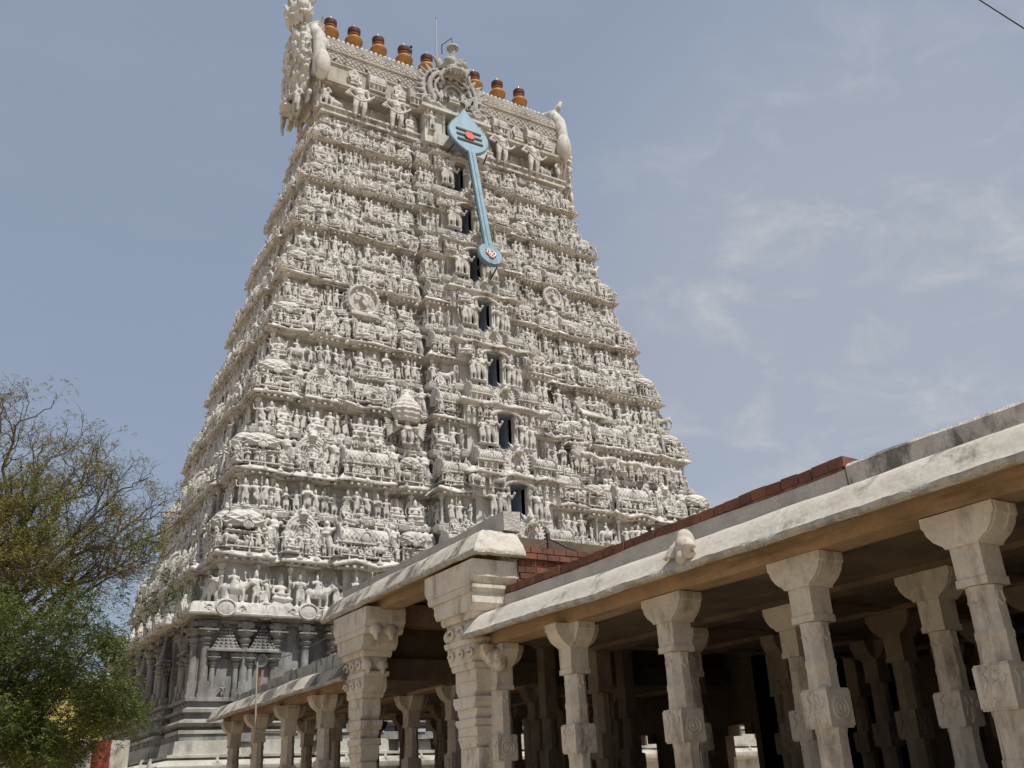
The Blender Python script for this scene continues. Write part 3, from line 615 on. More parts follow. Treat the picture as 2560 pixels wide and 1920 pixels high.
def offset(P, o):
    n = len(P); Q = []
    for i in range(n):
        a, b, c = P[i-1], P[i], P[(i+1) % n]
        d1 = np.array([b[0]-a[0], b[1]-a[1]]); d2 = np.array([c[0]-b[0], c[1]-b[1]]); d1 = d1/np.linalg.norm(d1); d2 = d2/np.linalg.norm(d2)
        n1 = np.array([d1[1], -d1[0]]); n2 = np.array([d2[1], -d2[0]])
        Q.append((b[0]+o*(n1[0]+n2[0]), b[1]+o*(n1[1]+n2[1])))
    return Q
def sweep(mb, P, prof, mi=0, sub=0, caps=True, wav=0.0):
    """carry a moulding profile (outward offset, height) round a rectilinear plan"""
    P = clean(P); n = len(P); rows = []
    for (o, z) in prof:
        Q = offset(P, o) if o else P
        if sub:
            S = []
            for i in range(n):
                a = np.array(Q[i]); b = np.array(Q[(i+1) % n]); k = max(1, int(np.hypot(*(np.array(P[(i+1) % n])-np.array(P[i])))/sub))
                for j in range(k): S.append(tuple(a+(b-a)*j/k))
            Q = S
        rows.append([(x, y, z) for (x, y) in Q])
    k = len(rows[0]); V = [v for r in rows for v in r]
    F = [(j*k+i, j*k+(i+1) % k, (j+1)*k+(i+1) % k, (j+1)*k+i) for j in range(len(rows)-1) for i in range(k)]
    if caps: F += [tuple(reversed(range(k))), tuple(range((len(rows)-1)*k, len(rows)*k))]
    if wav:
        V = [np.array(v)+np.array(noise.noise_vector(Vector(v)*1.7))*wav+np.array(noise.noise_vector(Vector(v)*.35))*wav for v in V]
    return mb.add(V, F, mi)

tower = empty('temple_tower', (0, 0, 0), 'tall white carved gateway tower with tiers of stucco figures and dark central windows', 'temple tower')
ZC = [7.73, 9.95, 13.55, 17.2, 20.65, 23.95, 27.2, 30.45, 33.7, 36.75]   # cornice undersides; index = storey
RZ = {'front': 0.0, 'left': -PI/2, 'right': PI/2}
def facepos(face, t, y, z, a, b):
    """t along the face, y distance outward from the tower's wall plane"""
    if face == 'front': return (t, -b-y, z)
    if face == 'left': return (-a-y, -t, z)
    return (a+y, t, z)
def off_at(face, t, a, b):
    u = a/12.5
    for (x0, x1, o) in (FRONT if face == 'front' else side_bays(a, b)):
        L_ = a if face == 'front' else b
        if x0*L_ <= t <= x1*L_: return o*u
    return 0.0
statues = []            # (mesh, X, storey, size)
storeys = []
def put(me, name, par, face, t, y, z, s, a, b, drz=0.0, label=None):
    s = np.array([s]*3 if not hasattr(s, '__len__') else s)*np.array([rnd.uniform(.93, 1.06), 1, rnd.uniform(.92, 1.08)])
    o = link(name, me, par, XF(facepos(face, t, y, z, a, b), RZ[face]+drz+rnd.uniform(-.05, .05), s))
    if label: o['label'] = label
    return o
rnd = random.Random(11)
for k in range(1, 10):
    zb, zc = ZC[k-1], ZC[k]; H = zc-zb
    at, bt = tipA(zc), tipB(zc); u = at/12.9; a = at/(1+OV); ov = OV*a; b = bt-ov
    al, bl = tipA(zb)/(1+OV), tipB(zb)-OV*tipA(zb)/(1+OV)           # wall plane of the storey below (its cornice carries our ledge)
    P = outline(a, b); w = 0.46*lerp(1.06, .82, (k-1)/7)*1.02
    zv = zb+.50*H; zs = zb+.61*H
    zw0, zw1 = (zc-1.02, zc+.72)                                    # window opening
    body = MB()
    ca = zc+.02
    PN = outline(a, b, notch=w)
    if k == 1:
        sweep(body, P, [(0, zb+.1), (0, zb+.42*u), (.12*u, zb+.44*u), (.12*u, zb+.5*u), (.0, zb+.52*u), (-.3*u, zb+.53*u), (-.3*u, zc)])
        zs = zb+.53
    else:
        z0 = zb+.2
        prof = [(-.02, zv-.03*H), (-.02, zv-.02), (.20*u, zv), (.30*u, zv+.03), (.36*u, zv+.06*H), (.30*u, zv+.07*H), (.16*u, zv+.075*H), (.14*u, zv+.085*H), (.20*u, zv+.09*H), (.20*u, zs), (-.34*u, zs+.005), (-.34*u, zc)]
        i_ = .62*u; cb = .285*a; PR = [(-a+i_, -b+i_), (-cb, -b+i_), (-cb, -b-.3*u), (cb, -b-.3*u), (cb, -b+i_), (a-i_, -b+i_), (a-i_, b-i_), (-a+i_, b-i_)]
        sweep(body, PR, [(0, z0), (0, zv-.02*H)])
        lo = [p for p in prof if p[1] < zw0]; hi = [p for p in prof if p[1] >= zw0]
        if k == 9: sweep(body, P, prof[:-2]+[(-.34*u, zs+.004)], wav=.008)
        else: sweep(body, P, lo+[(lo[-1][0], zw0)], wav=.008); sweep(body, PN, [(hi[0][0] if lo[-1][0] == hi[0][0] else lo[-1][0], zw0)]+hi+[(-.06, zc-.002)] if hi else [(-.34*u, zw0), (-.34*u, zc-.002)], wav=.004)
    # wall pilasters behind the figures
    for face, tl in (('front', a), ('left', b)):
        n = int(tl*2/(1.25*u)); hs = zc-zs
        if k == 9: break
        for i in range(n+1):
            t = -tl+.12+(2*tl-.24)*i/n
            if face == 'front' and abs(t) < .20*a: continue
            o = off_at(face, t, a, b)
            body.merge(COLM, XF(facepos(face, t, o-.08, zs, a, b), 0, (.85*u, .85*u, hs)))
    if k > 1:
        for face, tl in (('front', a), ('left', b)):
            n = int(2*tl/(.33*u))
            for i in range(n):
                t = -tl+(i+.5)*2*tl/n
                if face == 'front' and abs(t) < .2*a: continue
                o = off_at(face, t, a, b)
                body.ell(facepos(face, t, o+.33*u, zv+.035*H, a, b), (.11*u, .07*u, .1*u) if i % 2 else (.05*u, .06*u, .12*u), segs=6, rings=4)
                if i % 3 == 0: body.ell(facepos(face, t+.1*u, o+.2*u, zs-.015*H, a, b), (.08*u, .05*u, .05*u), segs=6, rings=4)
    so_ = build('storey', body, S_ME, tower, 35); storeys.append(so_)
    if k < 9:
        # cornice: centre block carries its window higher than the wings
        co = MB()
        prof = [(.02, zc-.14*u), (.12*u, zc-.12*u), (.12*u, zc-.03), (.05, zc-.02), (ov*.9, zc), (ov+.04, zc+.02), (ov+.05, zc+.07*u), (ov*.9, zc+.13*u), (ov*.5, zc+.24*u), (ov*.1, zc+.32*u), (-.1, zc+.34*u)]
        sweep(co, outline(a, b, notch=w+ov+.06, mid=.45, depth=1.6), prof, sub=.6, wav=.022)
        yc = -b-.85*a/12.5; zt_ = zw1+.16
        sweep(co, [(-.19*a, yc), (.19*a, yc), (.19*a, yc+1.6), (-.19*a, yc+1.6)], [(.02, zt_-.1), (.14*u, zt_-.08), (.14*u, zt_), (ov*.9, zt_+.02), (ov+.05, zt_+.05), (ov+.06, zt_+.12*u), (ov*.8, zt_+.17*u), (ov*.4, zt_+.26*u), (0, zt_+.36*u)], sub=.5, wav=.02)
        for A_ in co.V:
            A_[:, 2] += .085*u*np.sin(2*PI*(A_[:, 0]+A_[:, 1])/(1.75*u))+.03*u*np.sin(2*PI*(A_[:, 0]-A_[:, 1])/(.62*u))
        # horseshoe bosses along the eave
        for face, tl in (('front', a), ('left', b)):
            n = int(2*tl/(.62*u))
            for i in range(n):
                t = -tl+(i+.5)*2*tl/n
                mid = face == 'front' and abs(t) < .19*a
                o = off_at(face, t, a, b)+ov*.95
                q = MB(); q.ell((0, 0, .0), (.13, .07, .1), segs=8, rings=5); q.cap((0, .02, .06), (0, .03, .24), .06, .015, segs=6)
                co.merge(q, XF(facepos(face, t, o, (zt_+.02 if mid else zc)+.1*u, a, b), RZ[face], u*rnd.uniform(.75, 1.2)))
        # bracket course under the eave
        for face, tl in (('front', a), ('left', b)):
            n = int(2*tl/(.3*u))
            for i in range(n):
                t = -tl+(i+.5)*2*tl/n
                if face == 'front' and abs(t) < .2*a: continue
                co.box(facepos(face, t, off_at(face, t, a, b)+.2*u, zc-.06*u, a, b), (.12*u, .12*u, .1*u))
        build('cornice', co, S_ME, so_, 40)
    # ---- window passage
    if 1 < k < 9:
        ob = .85*(a/12.5); yf = -b-ob; wi = MB()
        wi.bx(-w-.05, w+.05, yf+2.1, yf+2.15, zw0-.1, zw1+.1); wi.bx(-w-.012, -w+.03, yf+.22, yf+2.12, zw0, zw1); wi.bx(w-.03, w+.012, yf+.22, yf+2.12, zw0, zw1)
        wi.bx(-w, w, yf+.2, yf+2.1, zw0-.02, zw0+.02); wi.bx(-w, w, yf+.2, yf+2.1, zw1-.02, zw1+.04)
        wn = build('window', wi, M['recess'], so_)
        fr = MB()
        for s in (-1, 1):
            fr.merge(COLM, XF((s*(w+.10), yf-.06, zw0), 0, (.8*u, .8*u, zw1-zw0-.12)))
            fr.bx(s*w-.03, s*w+.04, yf-.05, yf+.5, zw0, zw1-.15)
        arch = [(-(w+.26), zw1-.2), (-(w+.1), zw1-.12), (-w*.7, zw1-.03), (0, zw1+.03), (w*.7, zw1-.03), (w+.1, zw1-.12), (w+.26, zw1-.2)]
        fr.tube([(x, yf-.12, z+.04) for x, z in arch], .10*u); fr.tube([(x*1.05, yf-.08, z+.2) for x, z in arch], .09*u)
        for s in (-1, 1): fr.ell((s*(w+.3), yf-.12, zw1-.22), (.14*u, .1, .14*u)); fr.ell((s*(w+.42), yf-.1, zw1-.1), (.1*u, .08, .1*u))
        for x, z in arch[1:-1]: fr.ell((x, yf-.1, z+.32), (.09*u, .08, .13*u))
        fr.ell((0, yf-.12, zw1+.3), (.16*u, .1, .16*u))
        # wall above the cornice line that frames the top of the opening
        fr.bx(-.19*a+.02, -w, yf+.03, yf+.6, zc-.06, zw1+.25); fr.bx(w, .19*a-.02, yf+.03, yf+.6, zc-.06, zw1+.25); fr.bx(-w, w, yf+.035, yf+.6, zw1, zw1+.249)
        build('frame', fr, S_ME, wn, 40)
    # ---- garland of miniature shrines on the ledge below (k >= 2)
    if k > 1:
        zl = zb+.37*u; s = u*H/3.5*1.10
        led = (bl+ov)-b                                              # ledge depth
        ul = al/12.5
        dep = lambda o: (bl-b)+o*ul-.30*u                            # outward distance from this storey's wall plane
        depL = lambda o: (al-a)+o*ul-.30*u
        for sg in (-1, 1):
            kt = put(KUTA_ME, 'corner_shrine', so_, 'front', sg*.935*al, dep(0)-.12*u, zl, (s*.98, s, s*1.05), a, b)
            put(PANJ_ME, 'arch_panel', so_, 'front', sg*.76*al, dep(0)+.05, zl, s*.98, a, b)
            put(SALA_ME, 'barrel_shrine', so_, 'front', sg*.57*al, dep(.12), zl, (s*.86, s, s), a, b)
            put(KUTA_ME, 'corner_shrine', so_, 'front', sg*.398*al, dep(0), zl, (s*.62, s*.85, s*.88), a, b)
            put(SALA_ME, 'barrel_shrine', so_, 'front', sg*.245*al, dep(.5), zl+.12*ul, (s*.55, s, s*.95), a, b)
            put(SALA_ME, 'barrel_shrine', so_, 'front', sg*.115*al, dep(.85), zl+.80*ul, (s*.52, s, s*.86), a, b)
        put(CREST_ME, 'arch_crest', so_, 'front', 0, dep(.85)+.30*u, zb+1.06*ul, (s*.60, s*.6, s*.64), a, b)
        sb = side_bays(al, bl); mid = bl*sb[2][1]
        put(KUTA_ME, 'corner_shrine', so_, 'left', -.0+bl-.95*s, depL(0)-.1, zl, (s*.9, s*.9, s*1.05), a, b)
        # ("left" runs from back (-) to front (+) along -t)
        put(KUTA_ME, 'corner_shrine', so_, 'left', -bl+.95*s, depL(0)-.1, zl, (s*.9, s*.9, s*1.05), a, b)
        for f_ in ((-.72, -.2, .2, .72) if bl > 4.2 else ()):
            put(KUTA_ME, 'corner_shrine', so_, 'left', f_*bl*.97, depL(.0)-.15*u, zl, (s*.5, s*.8, s*.85), a, b)
        if bl > 4.2:
            put(PANJ_ME, 'arch_panel', so_, 'left', -bl*.42, depL(.1), zl, s*.95, a, b); put(PANJ_ME, 'arch_panel', so_, 'left', bl*.42, depL(.1), zl, s*.95, a, b)
            put(SALA_ME, 'barrel_shrine', so_, 'left', 0, depL(.2), zl, (s*.8, s, s), a, b)
        else: put(SALA_ME, 'barrel_shrine', so_, 'left', 0, depL(.2), zl, (s*.6, s, s), a, b)
        put(KUTA_ME, 'corner_shrine', so_, 'right', bl-.95*s, depL(0)-.1, zl, (s*.9, s*.9, s*1.05), a, b); put(SALA_ME, 'barrel_shrine', so_, 'right', 0, depL(.2), zl, (s*.7, s, s), a, b)
        # guardians between them
        gz = zb+.34*u
        for f in (-.85, -.68, -.465, -.335, .335, .465, .68, .85):
            me = GUARD_ME[rnd.randrange(4)]; hgt = .52*H*rnd.uniform(.9, 1.06)
            put(me, 'guardian_statue', so_, 'front', (f+rnd.uniform(-.008, .008))*al, dep(-.05)+.1*u-(.25*u if abs(f) < .4 else 0), gz, (hgt*1.05, hgt*1.1, hgt), a, b, rnd.uniform(-.4, .4))
        for f in (([-.68, -.2, .2, .68]) if bl > 4.2 else [-.5, .5]):
            hgt = .47*H; put(GUARD_ME[rnd.randrange(4)], 'guardian_statue', so_, 'left', f*bl, depL(0)+.15*u, gz, (hgt*1.05, hgt*1.1, hgt), a, b, rnd.uniform(-.4, .4))
    # ---- rows of figures
    hs = (zc-.16*u)-zs
    for face, tl in (('front', a), ('left', b), ('right', b)):
        if k == 9: break
        t = -tl+.22*u
        while t < tl-.15*u:
            o = off_at(face, t, a, b); step = rnd.uniform(.35, .50)*u
            if face == 'right': step *= 1.8
            if face == 'front' and abs(t) < .21*a:
                t += step; continue
            q = rnd.random()
            if q < (.03 if k == 1 else .12) and t+.7*u < tl: me, sc = rnd.choice(SEAT_ME), hs*.86; t2 = t+.15*u; step = .8*u
            elif q < .17 or (k == 1 and q < .32): me, sc = rnd.choice(RIDE_ME[:4]), hs*.80; t2 = t+.3*u; step = 1.1*u
            else: me, sc = rnd.choice(FIG_ME), hs*rnd.uniform(.78, .99); t2 = t
            y = o+rnd.uniform(.02, .12)*u
            X = XF(facepos(face, t2, y+.03, zs+.01, a, b), RZ[face]+rnd.uniform(-.25, .25), (sc*1.08, sc*1.1, sc)); statues.append((me, X, k, sc))
            if rnd.random() < .22:                                   # a smaller attendant in front
                sc2 = sc*.5; statues.append((rnd.choice(FIG_ME), XF(facepos(face, t2+.22*u, y+.12*u, zs+.01, a, b), RZ[face], sc2*1.05), k, sc2))
            t += step
    # door guardians beside the window
    if k > 1:
        hz = (zw1-zw0)*.94; ob = .85*(a/12.5)
        for f, i, mz in () if k == 9 else ((-1, 1, 1), (1, 0, -1)):
            for j in (0, 1):
                t = f*(w+.42*u+j*.52*u)
                if abs(t) < .185*a: statues.append(((GUARD_ME[i] if j == 0 else FIG_ME[(k*3+i) % 12]), XF(facepos('front', t, ob+.12, zw0+.03, a, b), 0, (hz*(.86 if j else .92), hz, hz*(.86 if j else 1))), k, hz))
        # figures and posts on the flanks of the centre block, standing figures at the corners
        for sg in (-1, 1):
            for j in range(2):
                X = XF((sg*(.19*a+.08), -b-.85*a/12.5+(.12+.36*j)*u, zs+.05), sg*PI/2, hs*.8); statues.append((FIG_ME[(k+j*5) % 12], X, k, hs*.8))
            for ft in (.30, .365):
                statues.append((FIG_ME[(k*5+int(ft*100)) % 12], XF(facepos('front', sg*(ft*a+.02), (.5 if ft < .33 else -.2)*u*.3, zs, a, b), sg*PI/4, hs*.85), k, hs*.85))
        # heads and torsos leaning out over the shrines, foliage scrolls on the sloping course
        for face, tl in (('front', a), ('left', b), ('right', b)):
            t = -tl+.3*u
            while t < tl-.2*u:
                if not (face == 'front' and abs(t) < .2*a):
                    o = off_at(face, t, a, b); sc = rnd.uniform(.16, .24)*H
                    me = rnd.choice(SEAT_ME) if rnd.random() < .5 else rnd.choice(FIG_ME)
                    statues.append((me, XF(facepos(face, t, o+.34*u, zv-.02*H, a, b), RZ[face]+rnd.uniform(-.5, .5), (sc*1.2, sc, sc)), k, sc))
                t += rnd.uniform(.5, .95)*u
        # ledge attendants
        zl = zb+.37*u; al_, bl_ = tipA(zb), tipB(zb)
        for face, tl in (('front', al_), ('left', bl_)):
            t = -tl+.2
            while t < tl-.1:
                o = off_at(face, t*.999, al_, bl_); sc = .19*H*rnd.uniform(.75, 1.35)
                if not (face == 'front' and abs(t) < .9*u):
                    me = rnd.choice(FIG_ME) if rnd.random() < .62 else (rnd.choice(SEAT_ME) if rnd.random() < .6 else rnd.choice(RIDE_ME))
                    X = XF(facepos(face, t, o-.16*u, zl-.05*u, al_, bl_-ov*0), RZ[face]+rnd.uniform(-.5, .5), (sc*1.1, sc*1.1, sc)); statues.append((me, X, k, sc))
                t += rnd.uniform(.26, .46)*u
# ---- larger reliefs that break the rows: two medallions, a giant carrying a netted shrine, a hooded serpent, a reclining god
def front_y(k): return -(tipB(ZC[k])-OV*tipA(ZC[k])/(1+OV))
def medallion():
    m = MB(); m.ell((0, .04, .5), (.5, .07, .5), segs=24); m.tube([(.5*math.cos(a), -.05, .5+.5*math.sin(a)) for a in np.linspace(0, 2*PI, 30)], .06)
    for i in range(26): a = 2*PI*i/26; m.ell((.58*math.cos(a), -.02, .5+.58*math.sin(a)), (.05, .05, .05), segs=6, rings=4)
    m.merge(human(.06, OUT, UP, UP2, UP2, lift=1), XF((0, -.12, .06), 0, (.9, .9, .86))); m.box((0, -.05, -.06), (.9, .35, .12)); return m
MED = remesh('medallion_mesh', medallion(), .02, S_ME)
link('medallion', MED, storeys[4], XF((-6.38, front_y(5)-.28, 22.5), 0, 1.5)); link('medallion', MED, storeys[5], XF((5.0, front_y(6)-.25, 26.0), 0, 1.05))
q = MB(); nu, nv = 22, 14; V = []; F = []
for j in range(nv+1):
    t = j/nv; rr = .92*(.62+.36*math.sin(min(1, t*2.2)*PI/2))*(1 if t < .35 else max(.05, 1-((t-.35)/.65)**1.3)); 
    for i in range(nu):
        g = 1+(.09 if i % 2 else -.06)+(.07 if j % 2 else -.05); V.append((rr*g*math.cos(2*PI*i/nu)*.8, rr*g*math.sin(2*PI*i/nu)*.55, 1.0+1.55*t))
for j in range(nv):
    for i in range(nu): F.append((j*nu+i, j*nu+(i+1) % nu, (j+1)*nu+(i+1) % nu, (j+1)*nu+i))
F += [tuple(reversed(range(nu))), tuple(range(nv*nu, (nv+1)*nu))]; q.add(V, F)
q.merge(human(0, UP, UP, stout=1.5, crown=0, face=True), XF((0, -.05, -.1), 0, (1.7, 1.5, 1.25)))
for sg in (-1, 1):
    for i in range(8): q.cap((sg*.25, .1, .75), (sg*(.85+.02*i), .12, .25+.12*i), .07, .04)
link('carried_shrine', remesh('carried_shrine_mesh', q, .026, S_ME, 1), storeys[2], XF((-5.0, front_y(3)-.75, 15.75), 0, (1.0, .9, .93)))
q = MB()
for i in range(7): a = PI*(.08+.84*i/6); q.cap((0, 0, .25), (.42*math.cos(a), -.06, .3+.62*math.sin(a)), .07, .1); q.ell((.42*math.cos(a), -.12, .3+.64*math.sin(a)), (.08, .09, .08))
q.ell((0, .02, .5), (.36, .08, .42)); q.tube([(.1+t*6.2, -.12-.05*math.sin(t*30), .28-.12*t+.07*math.sin(t*26)) for t in np.linspace(0, 1, 40)], [.17-.07*t for t in np.linspace(0, 1, 40)], 10)
for i in range(15): q.merge(FIG[(i*5) % 12], XF((.55+i*.4, -.02 if i % 2 else -.2, -.28), 0, .95 if i % 2 else .72))
link('serpent_relief', remesh('serpent_mesh', q, .026, S_ME), storeys[2], XF((4.15, front_y(3)-.62, 16.2), 0, (1.0, 1.0, .9)))
q = MB()
for i in range(4): q.cap((0, -.1*i, .1+.13*(3-i)), (1.5, -.1*i, .06+.11*(3-i)), .085, .075)
for i in range(5): a = PI*(.1+.8*i/4); q.cap((-.05, 0, .5), (-.05+.3*math.cos(a), -.1, .6+.42*math.sin(a)), .07, .09)
q.merge(human(0, BL, HIP), np.array([[0, 0, -1.25, 1.35], [0, 1, 0, -.2], [1, 0, 0, .66], [0, 0, 0, 1.]]))
link('reclining_relief', remesh('reclining_mesh', q, .024, S_ME), storeys[3], XF((5.15, front_y(4)-.35, 18.95), 0, (.95, 1, 1)))
# largest hundred stay separate, the rest are one part
def seen_size(e):
    x, y, z = project(e[1][:3, 3]); vis = (0 < x < 2560) and (0 < y < 1920); face = e[1][1, 0] > -.7
    hid = (y > 1180+.52*(1500-x)) and x > 860                        # behind the hall roof
    return (e[3]/z) if vis and not hid and abs(e[1][0, 3]) < 12.6 and e[1][1, 3] < -1 else 0
order = sorted(range(len(statues)), key=lambda i: -seen_size(statues[i]))
for i in order[:100]:
    me, X, k, sc = statues[i]; link('statue', me, storeys[k-1], X)
cache = {}
def arrays(me):
    if me.name not in cache:
        co = np.empty(len(me.vertices)*3, np.float32); me.vertices.foreach_get('co', co)
        lt = np.empty(len(me.polygons), np.int32); me.polygons.foreach_get('loop_total', lt)
        lv = np.empty(len(me.loops), np.int32); me.loops.foreach_get('vertex_index', lv)
        cache[me.name] = (co.reshape(-1, 3), lt, lv)
    return cache[me.name]
def merged(name, items, m, parent):
    VV = []; LT = []; LV = []; o = 0
    for me, X in items:
        co, lt, lv = arrays(me); VV.append(co @ X[:3, :3].T.astype(np.float32)+X[:3, 3].astype(np.float32)); LT.append(lt); LV.append(lv+o); o += len(co)
    V = np.concatenate(VV); LT = np.concatenate(LT); LV = np.concatenate(LV)
    me = D.meshes.new(name); me.vertices.add(len(V)); me.vertices.foreach_set('co', V.ravel()); me.loops.add(len(LV)); me.loops.foreach_set('vertex_index', LV)
    me.polygons.add(len(LT)); me.polygons.foreach_set('loop_start', np.concatenate([[0], np.cumsum(LT)[:-1]]).astype(np.int32)); me.polygons.foreach_set('loop_total', LT)
    me.materials.append(m); me.update(calc_edges=True); me.shade_smooth(); return link(name, me, parent)
rest = merged('statue', [statues[i][:2] for i in order[100:]], S_ME, tower); rest['kind'] = 'stuff'
print('statues', len(statues))

# ---- painted eave roll above the stone base (k = 0)
zc = ZC[0]; a0 = tipA(zc)/(1+OV); b0 = tipB(zc)-.45
co = MB(); P0 = outline(a0, b0)
sweep(co, P0, [(-.2, zc+.02), (.40, zc), (.50, zc+.01), (.52, zc+.07), (.46, zc+.10), (.44, zc+.28), (.36, zc+.44), (.18, zc+.5), (.05, zc+.52), (-.2, zc+.54)], sub=.6, wav=.02)
for face, tl in (('front', a0), ('left', b0)):
    n = int(2*tl/1.45)
    for i in range(n):
        t = -tl+(i+.5)*2*tl/n; o = off_at(face, t, a0, b0)+.46; q = MB()
        q.ell((0, .02, .26), (.40, .09, .33), segs=20); q.tube([(.33*math.cos(u), -.06, .26+.27*math.sin(u)) for u in np.linspace(0, 2*PI, 18)], .025, 6); q.cap((0, .05, .52), (0, .08, .86), .13, .03)
        for sg in (-1, 1): q.tube([(sg*(.56+(.14-.016*v)*math.cos(v)), .03, .24+(.14-.016*v)*math.sin(v)) for v in np.linspace(0, 7, 12)], .045, 6); q.ell((sg*.42, .02, .12), (.14, .07, .08))
        co.merge(q, XF(facepos(face, t, o, zc, a0, b0), RZ[face]))
build('cornice', co, S_ME, tower, 40)

# ---- stone base
base = MB(); aw, bw = a0-.05, b0-.06
PB = outline(aw, bw)
sweep(base, PB, [(0, 4.6), (0, 7.5), (.1, 7.5), (.1, 7.62), (.22, 7.64), (.22, 7.76)])
sweep(base, PB, [(.5, 3.6), (.5, 3.86), (.34, 3.9), (.34, 4.05), (.52, 4.12), (.58, 4.2), (.52, 4.28), (.34, 4.34), (.28, 4.36), (.28, 4.5), (.44, 4.54), (.44, 4.64), (.30, 4.68), (.22, 4.74), (.22, 4.86), (.36, 4.9), (.36, 5.0), (.1, 5.06), (-.2, 5.08)], sub=1.2, wav=.012)
so_b = build('stone_base', base, M['granite'], tower, 35)
def base_pillar(h, r):
    m = MB(); m.box((0, 0, h*.03), (r*2.9, r*2.9, h*.06)); m.box((0, 0, h*.13), (r*2.3, r*2.3, h*.18)); 
    m.lathe([(r, h*.2), (r*.95, h*.68), (r*1.25, h*.695), (r*1.0, h*.71), (r*1.5, h*.745), (r*1.6, h*.77), (r*1.0, h*.79), (r*1.1, h*.8), (r*2.1, h*.84), (r*2.1, h*.865)], 12)
    m.box((0, 0, h*.875), (r*4.4, r*4.4, h*.02)); m.box((0, 0, h*.94), (r*1.9, r*1.9, h*.12)); m.box((0, 0, h*.95), (r*4.0, r*1.6, h*.06)); return m
BP = mesh_from('base_pillar_mesh', base_pillar(2.6, .15), M['granite'], 40)
def niche_shrine():
    m = MB(); q = base_pillar(1.75, .105)
    for s in (-1, 1): m.merge(q, XF((s*.42, -.05, 0)))
    m.box((0, .06, .75), (.7, .1, 1.5)); m.box((0, -.02, 1.80), (1.35, .5, .07)); m.box((0, -.02, 1.87), (1.2, .42, .07), taper=.85)
    for i in range(6):
        w = .98-.14*i; m.box((0, 0, 1.97+.125*i), (w, .36-.03*i, .11), taper=.88)
        for j in range(5): m.ell(((j-2)*w*.21, -.17+.015*i, 1.97+.125*i), (.06, .05, .05), segs=6, rings=4)
    m.ell((0, -.02, 2.76), (.12, .1, .1)); finial(m, (0, 0, 2.8), .3)
    m.merge(human(.03, BL, HIP), XF((0, -.1, .02), 0, .62)); return m
NS = mesh_from('niche_shrine_mesh', niche_shrine(), M['granite'], 40)
pz = 4.98
for f in (-.985, -.885, -.80, -.72, -.645, -.50, -.425, -.37, -.29, -.2):
    o = off_at('front', f*aw*.998, aw, bw); link('base_pillar', BP, so_b, XF(facepos('front', f*aw, o+.12, pz, aw, bw), 0, 1))
for f in (-.935, -.838, -.57, -.395): 
    o = max(0, off_at('front', f*aw, aw, bw)); link('niche_shrine', NS, so_b, XF(facepos('front', f*aw, o+.1, pz-.02, aw, bw), 0, (.95, 1, .9)))
for f in (.985, .80, .68, .45, .25, 0, -.25, -.45, -.68, -.985):
    o = off_at('left', f*bw*.998, aw, bw); link('base_pillar', BP, so_b, XF(facepos('left', f*bw, o+.12, pz, aw, bw), RZ['left'], 1))
for f in (.89, .56, .1, -.35, -.85):
    o = max(0, off_at('left', f*bw, aw, bw)); link('niche_shrine', NS, so_b, XF(facepos('left', f*bw, o+.1, pz-.02, aw, bw), RZ['left'], (.95, 1, .9)))
pl = MB()
PP = outline(aw+.5, bw+.5)
sweep(pl, PP, [(.45, 0.0), (.45, 2.55), (.7, 2.6), (.78, 2.72), (.78, 2.86), (.68, 2.98), (.5, 3.03), (.28, 3.05), (.28, 3.1), (.42, 3.12), (.42, 3.2), (.2, 3.22), (.16, 3.62), (.0, 3.64), (-.1, 3.66), (-.1, 3.84), (.05, 3.86), (.05, 3.97), (-.2, 3.99), (-.3, 4.0)], sub=1.2, wav=.012)
for i in range(18):
    t = -aw+.6+i*1.45
    for face in ('front', 'left'):
        if face == 'left' and abs(t) > bw: continue
        q = MB(); q.ell((0, 0, 0), (.24, .08, .17), segs=12); q.cap((0, 0, .12), (0, .02, .3), .08, .02); q.ell((.34, .02, -.02), (.12, .06, .1)); q.ell((-.34, .02, -.02), (.12, .06, .1))
        pl.merge(q, XF(facepos(face, t, off_at(face, t, aw, bw)+1.2, 2.84, aw, bw), RZ[face]))
build('plinth', pl, M['plinth'], tower, 35)

# ---- neck, vaulted roof
zt = 36.3; nk = MB(); A, B = 7.75, 1.72
a8, b8 = tipA(ZC[8]), tipB(ZC[8])
A, B = 7.75, 1.85
for (a_, b_, z0, z1) in ((7.75, 1.75, 35.5, 35.62), (7.6, 1.6, 35.62, 35.8), (7.9, 1.95, 35.8, 35.92), (7.75, 1.8, 35.92, 36.2), (7.95, 2.0, 36.2, 36.3)):
    nk.bx(-a_, a_, -b_, b_, z0, z1)
nk.bx(-6.9, 6.9, -1.0, 1.0, 36.3, 38.1)
for i in range(26):
    x = -7.7+15.4*i/25; nk.box((x, -1.82, 36.05), (.14, .16, .3))
for i in range(9):
    x = -7.2+14.4*i/8
    if abs(x) > 2: nk.merge(COLM, XF((x, -1.05, 36.3), 0, (1.1, 1.1, 1.6)))
nk.jitter(.015, 1.5)
neck = build('neck', nk, S_ME, tower, 35)
EL, EB, ez = 7.98, 1.92, 37.85
rf = MB()
rf.bx(-EL-.05, EL+.05, -EB-.05, EB+.05, ez-.12, ez-.004); rf.bx(-EL-.12, EL+.12, -EB-.15, EB+.15, ez, ez+.16); rf.bx(-EL+.1, EL-.1, -EB+.1, EB-.1, ez+.164, ez+.3)
prof = [(-1.72, 38.1), (-1.76, 38.9), (-1.78, 39.3), (-1.86, 39.32), (-1.86, 39.40), (-1.80, 39.44), (-1.82, 39.8), (-1.80, 40.15), (-1.90, 40.18), (-1.92, 40.30), (-1.84, 40.36), (-1.78, 40.42), (-1.68, 40.8), (-1.42, 41.25), (-1.05, 41.68), (-.6, 42.05), (-.2, 42.24), (0, 42.28)]
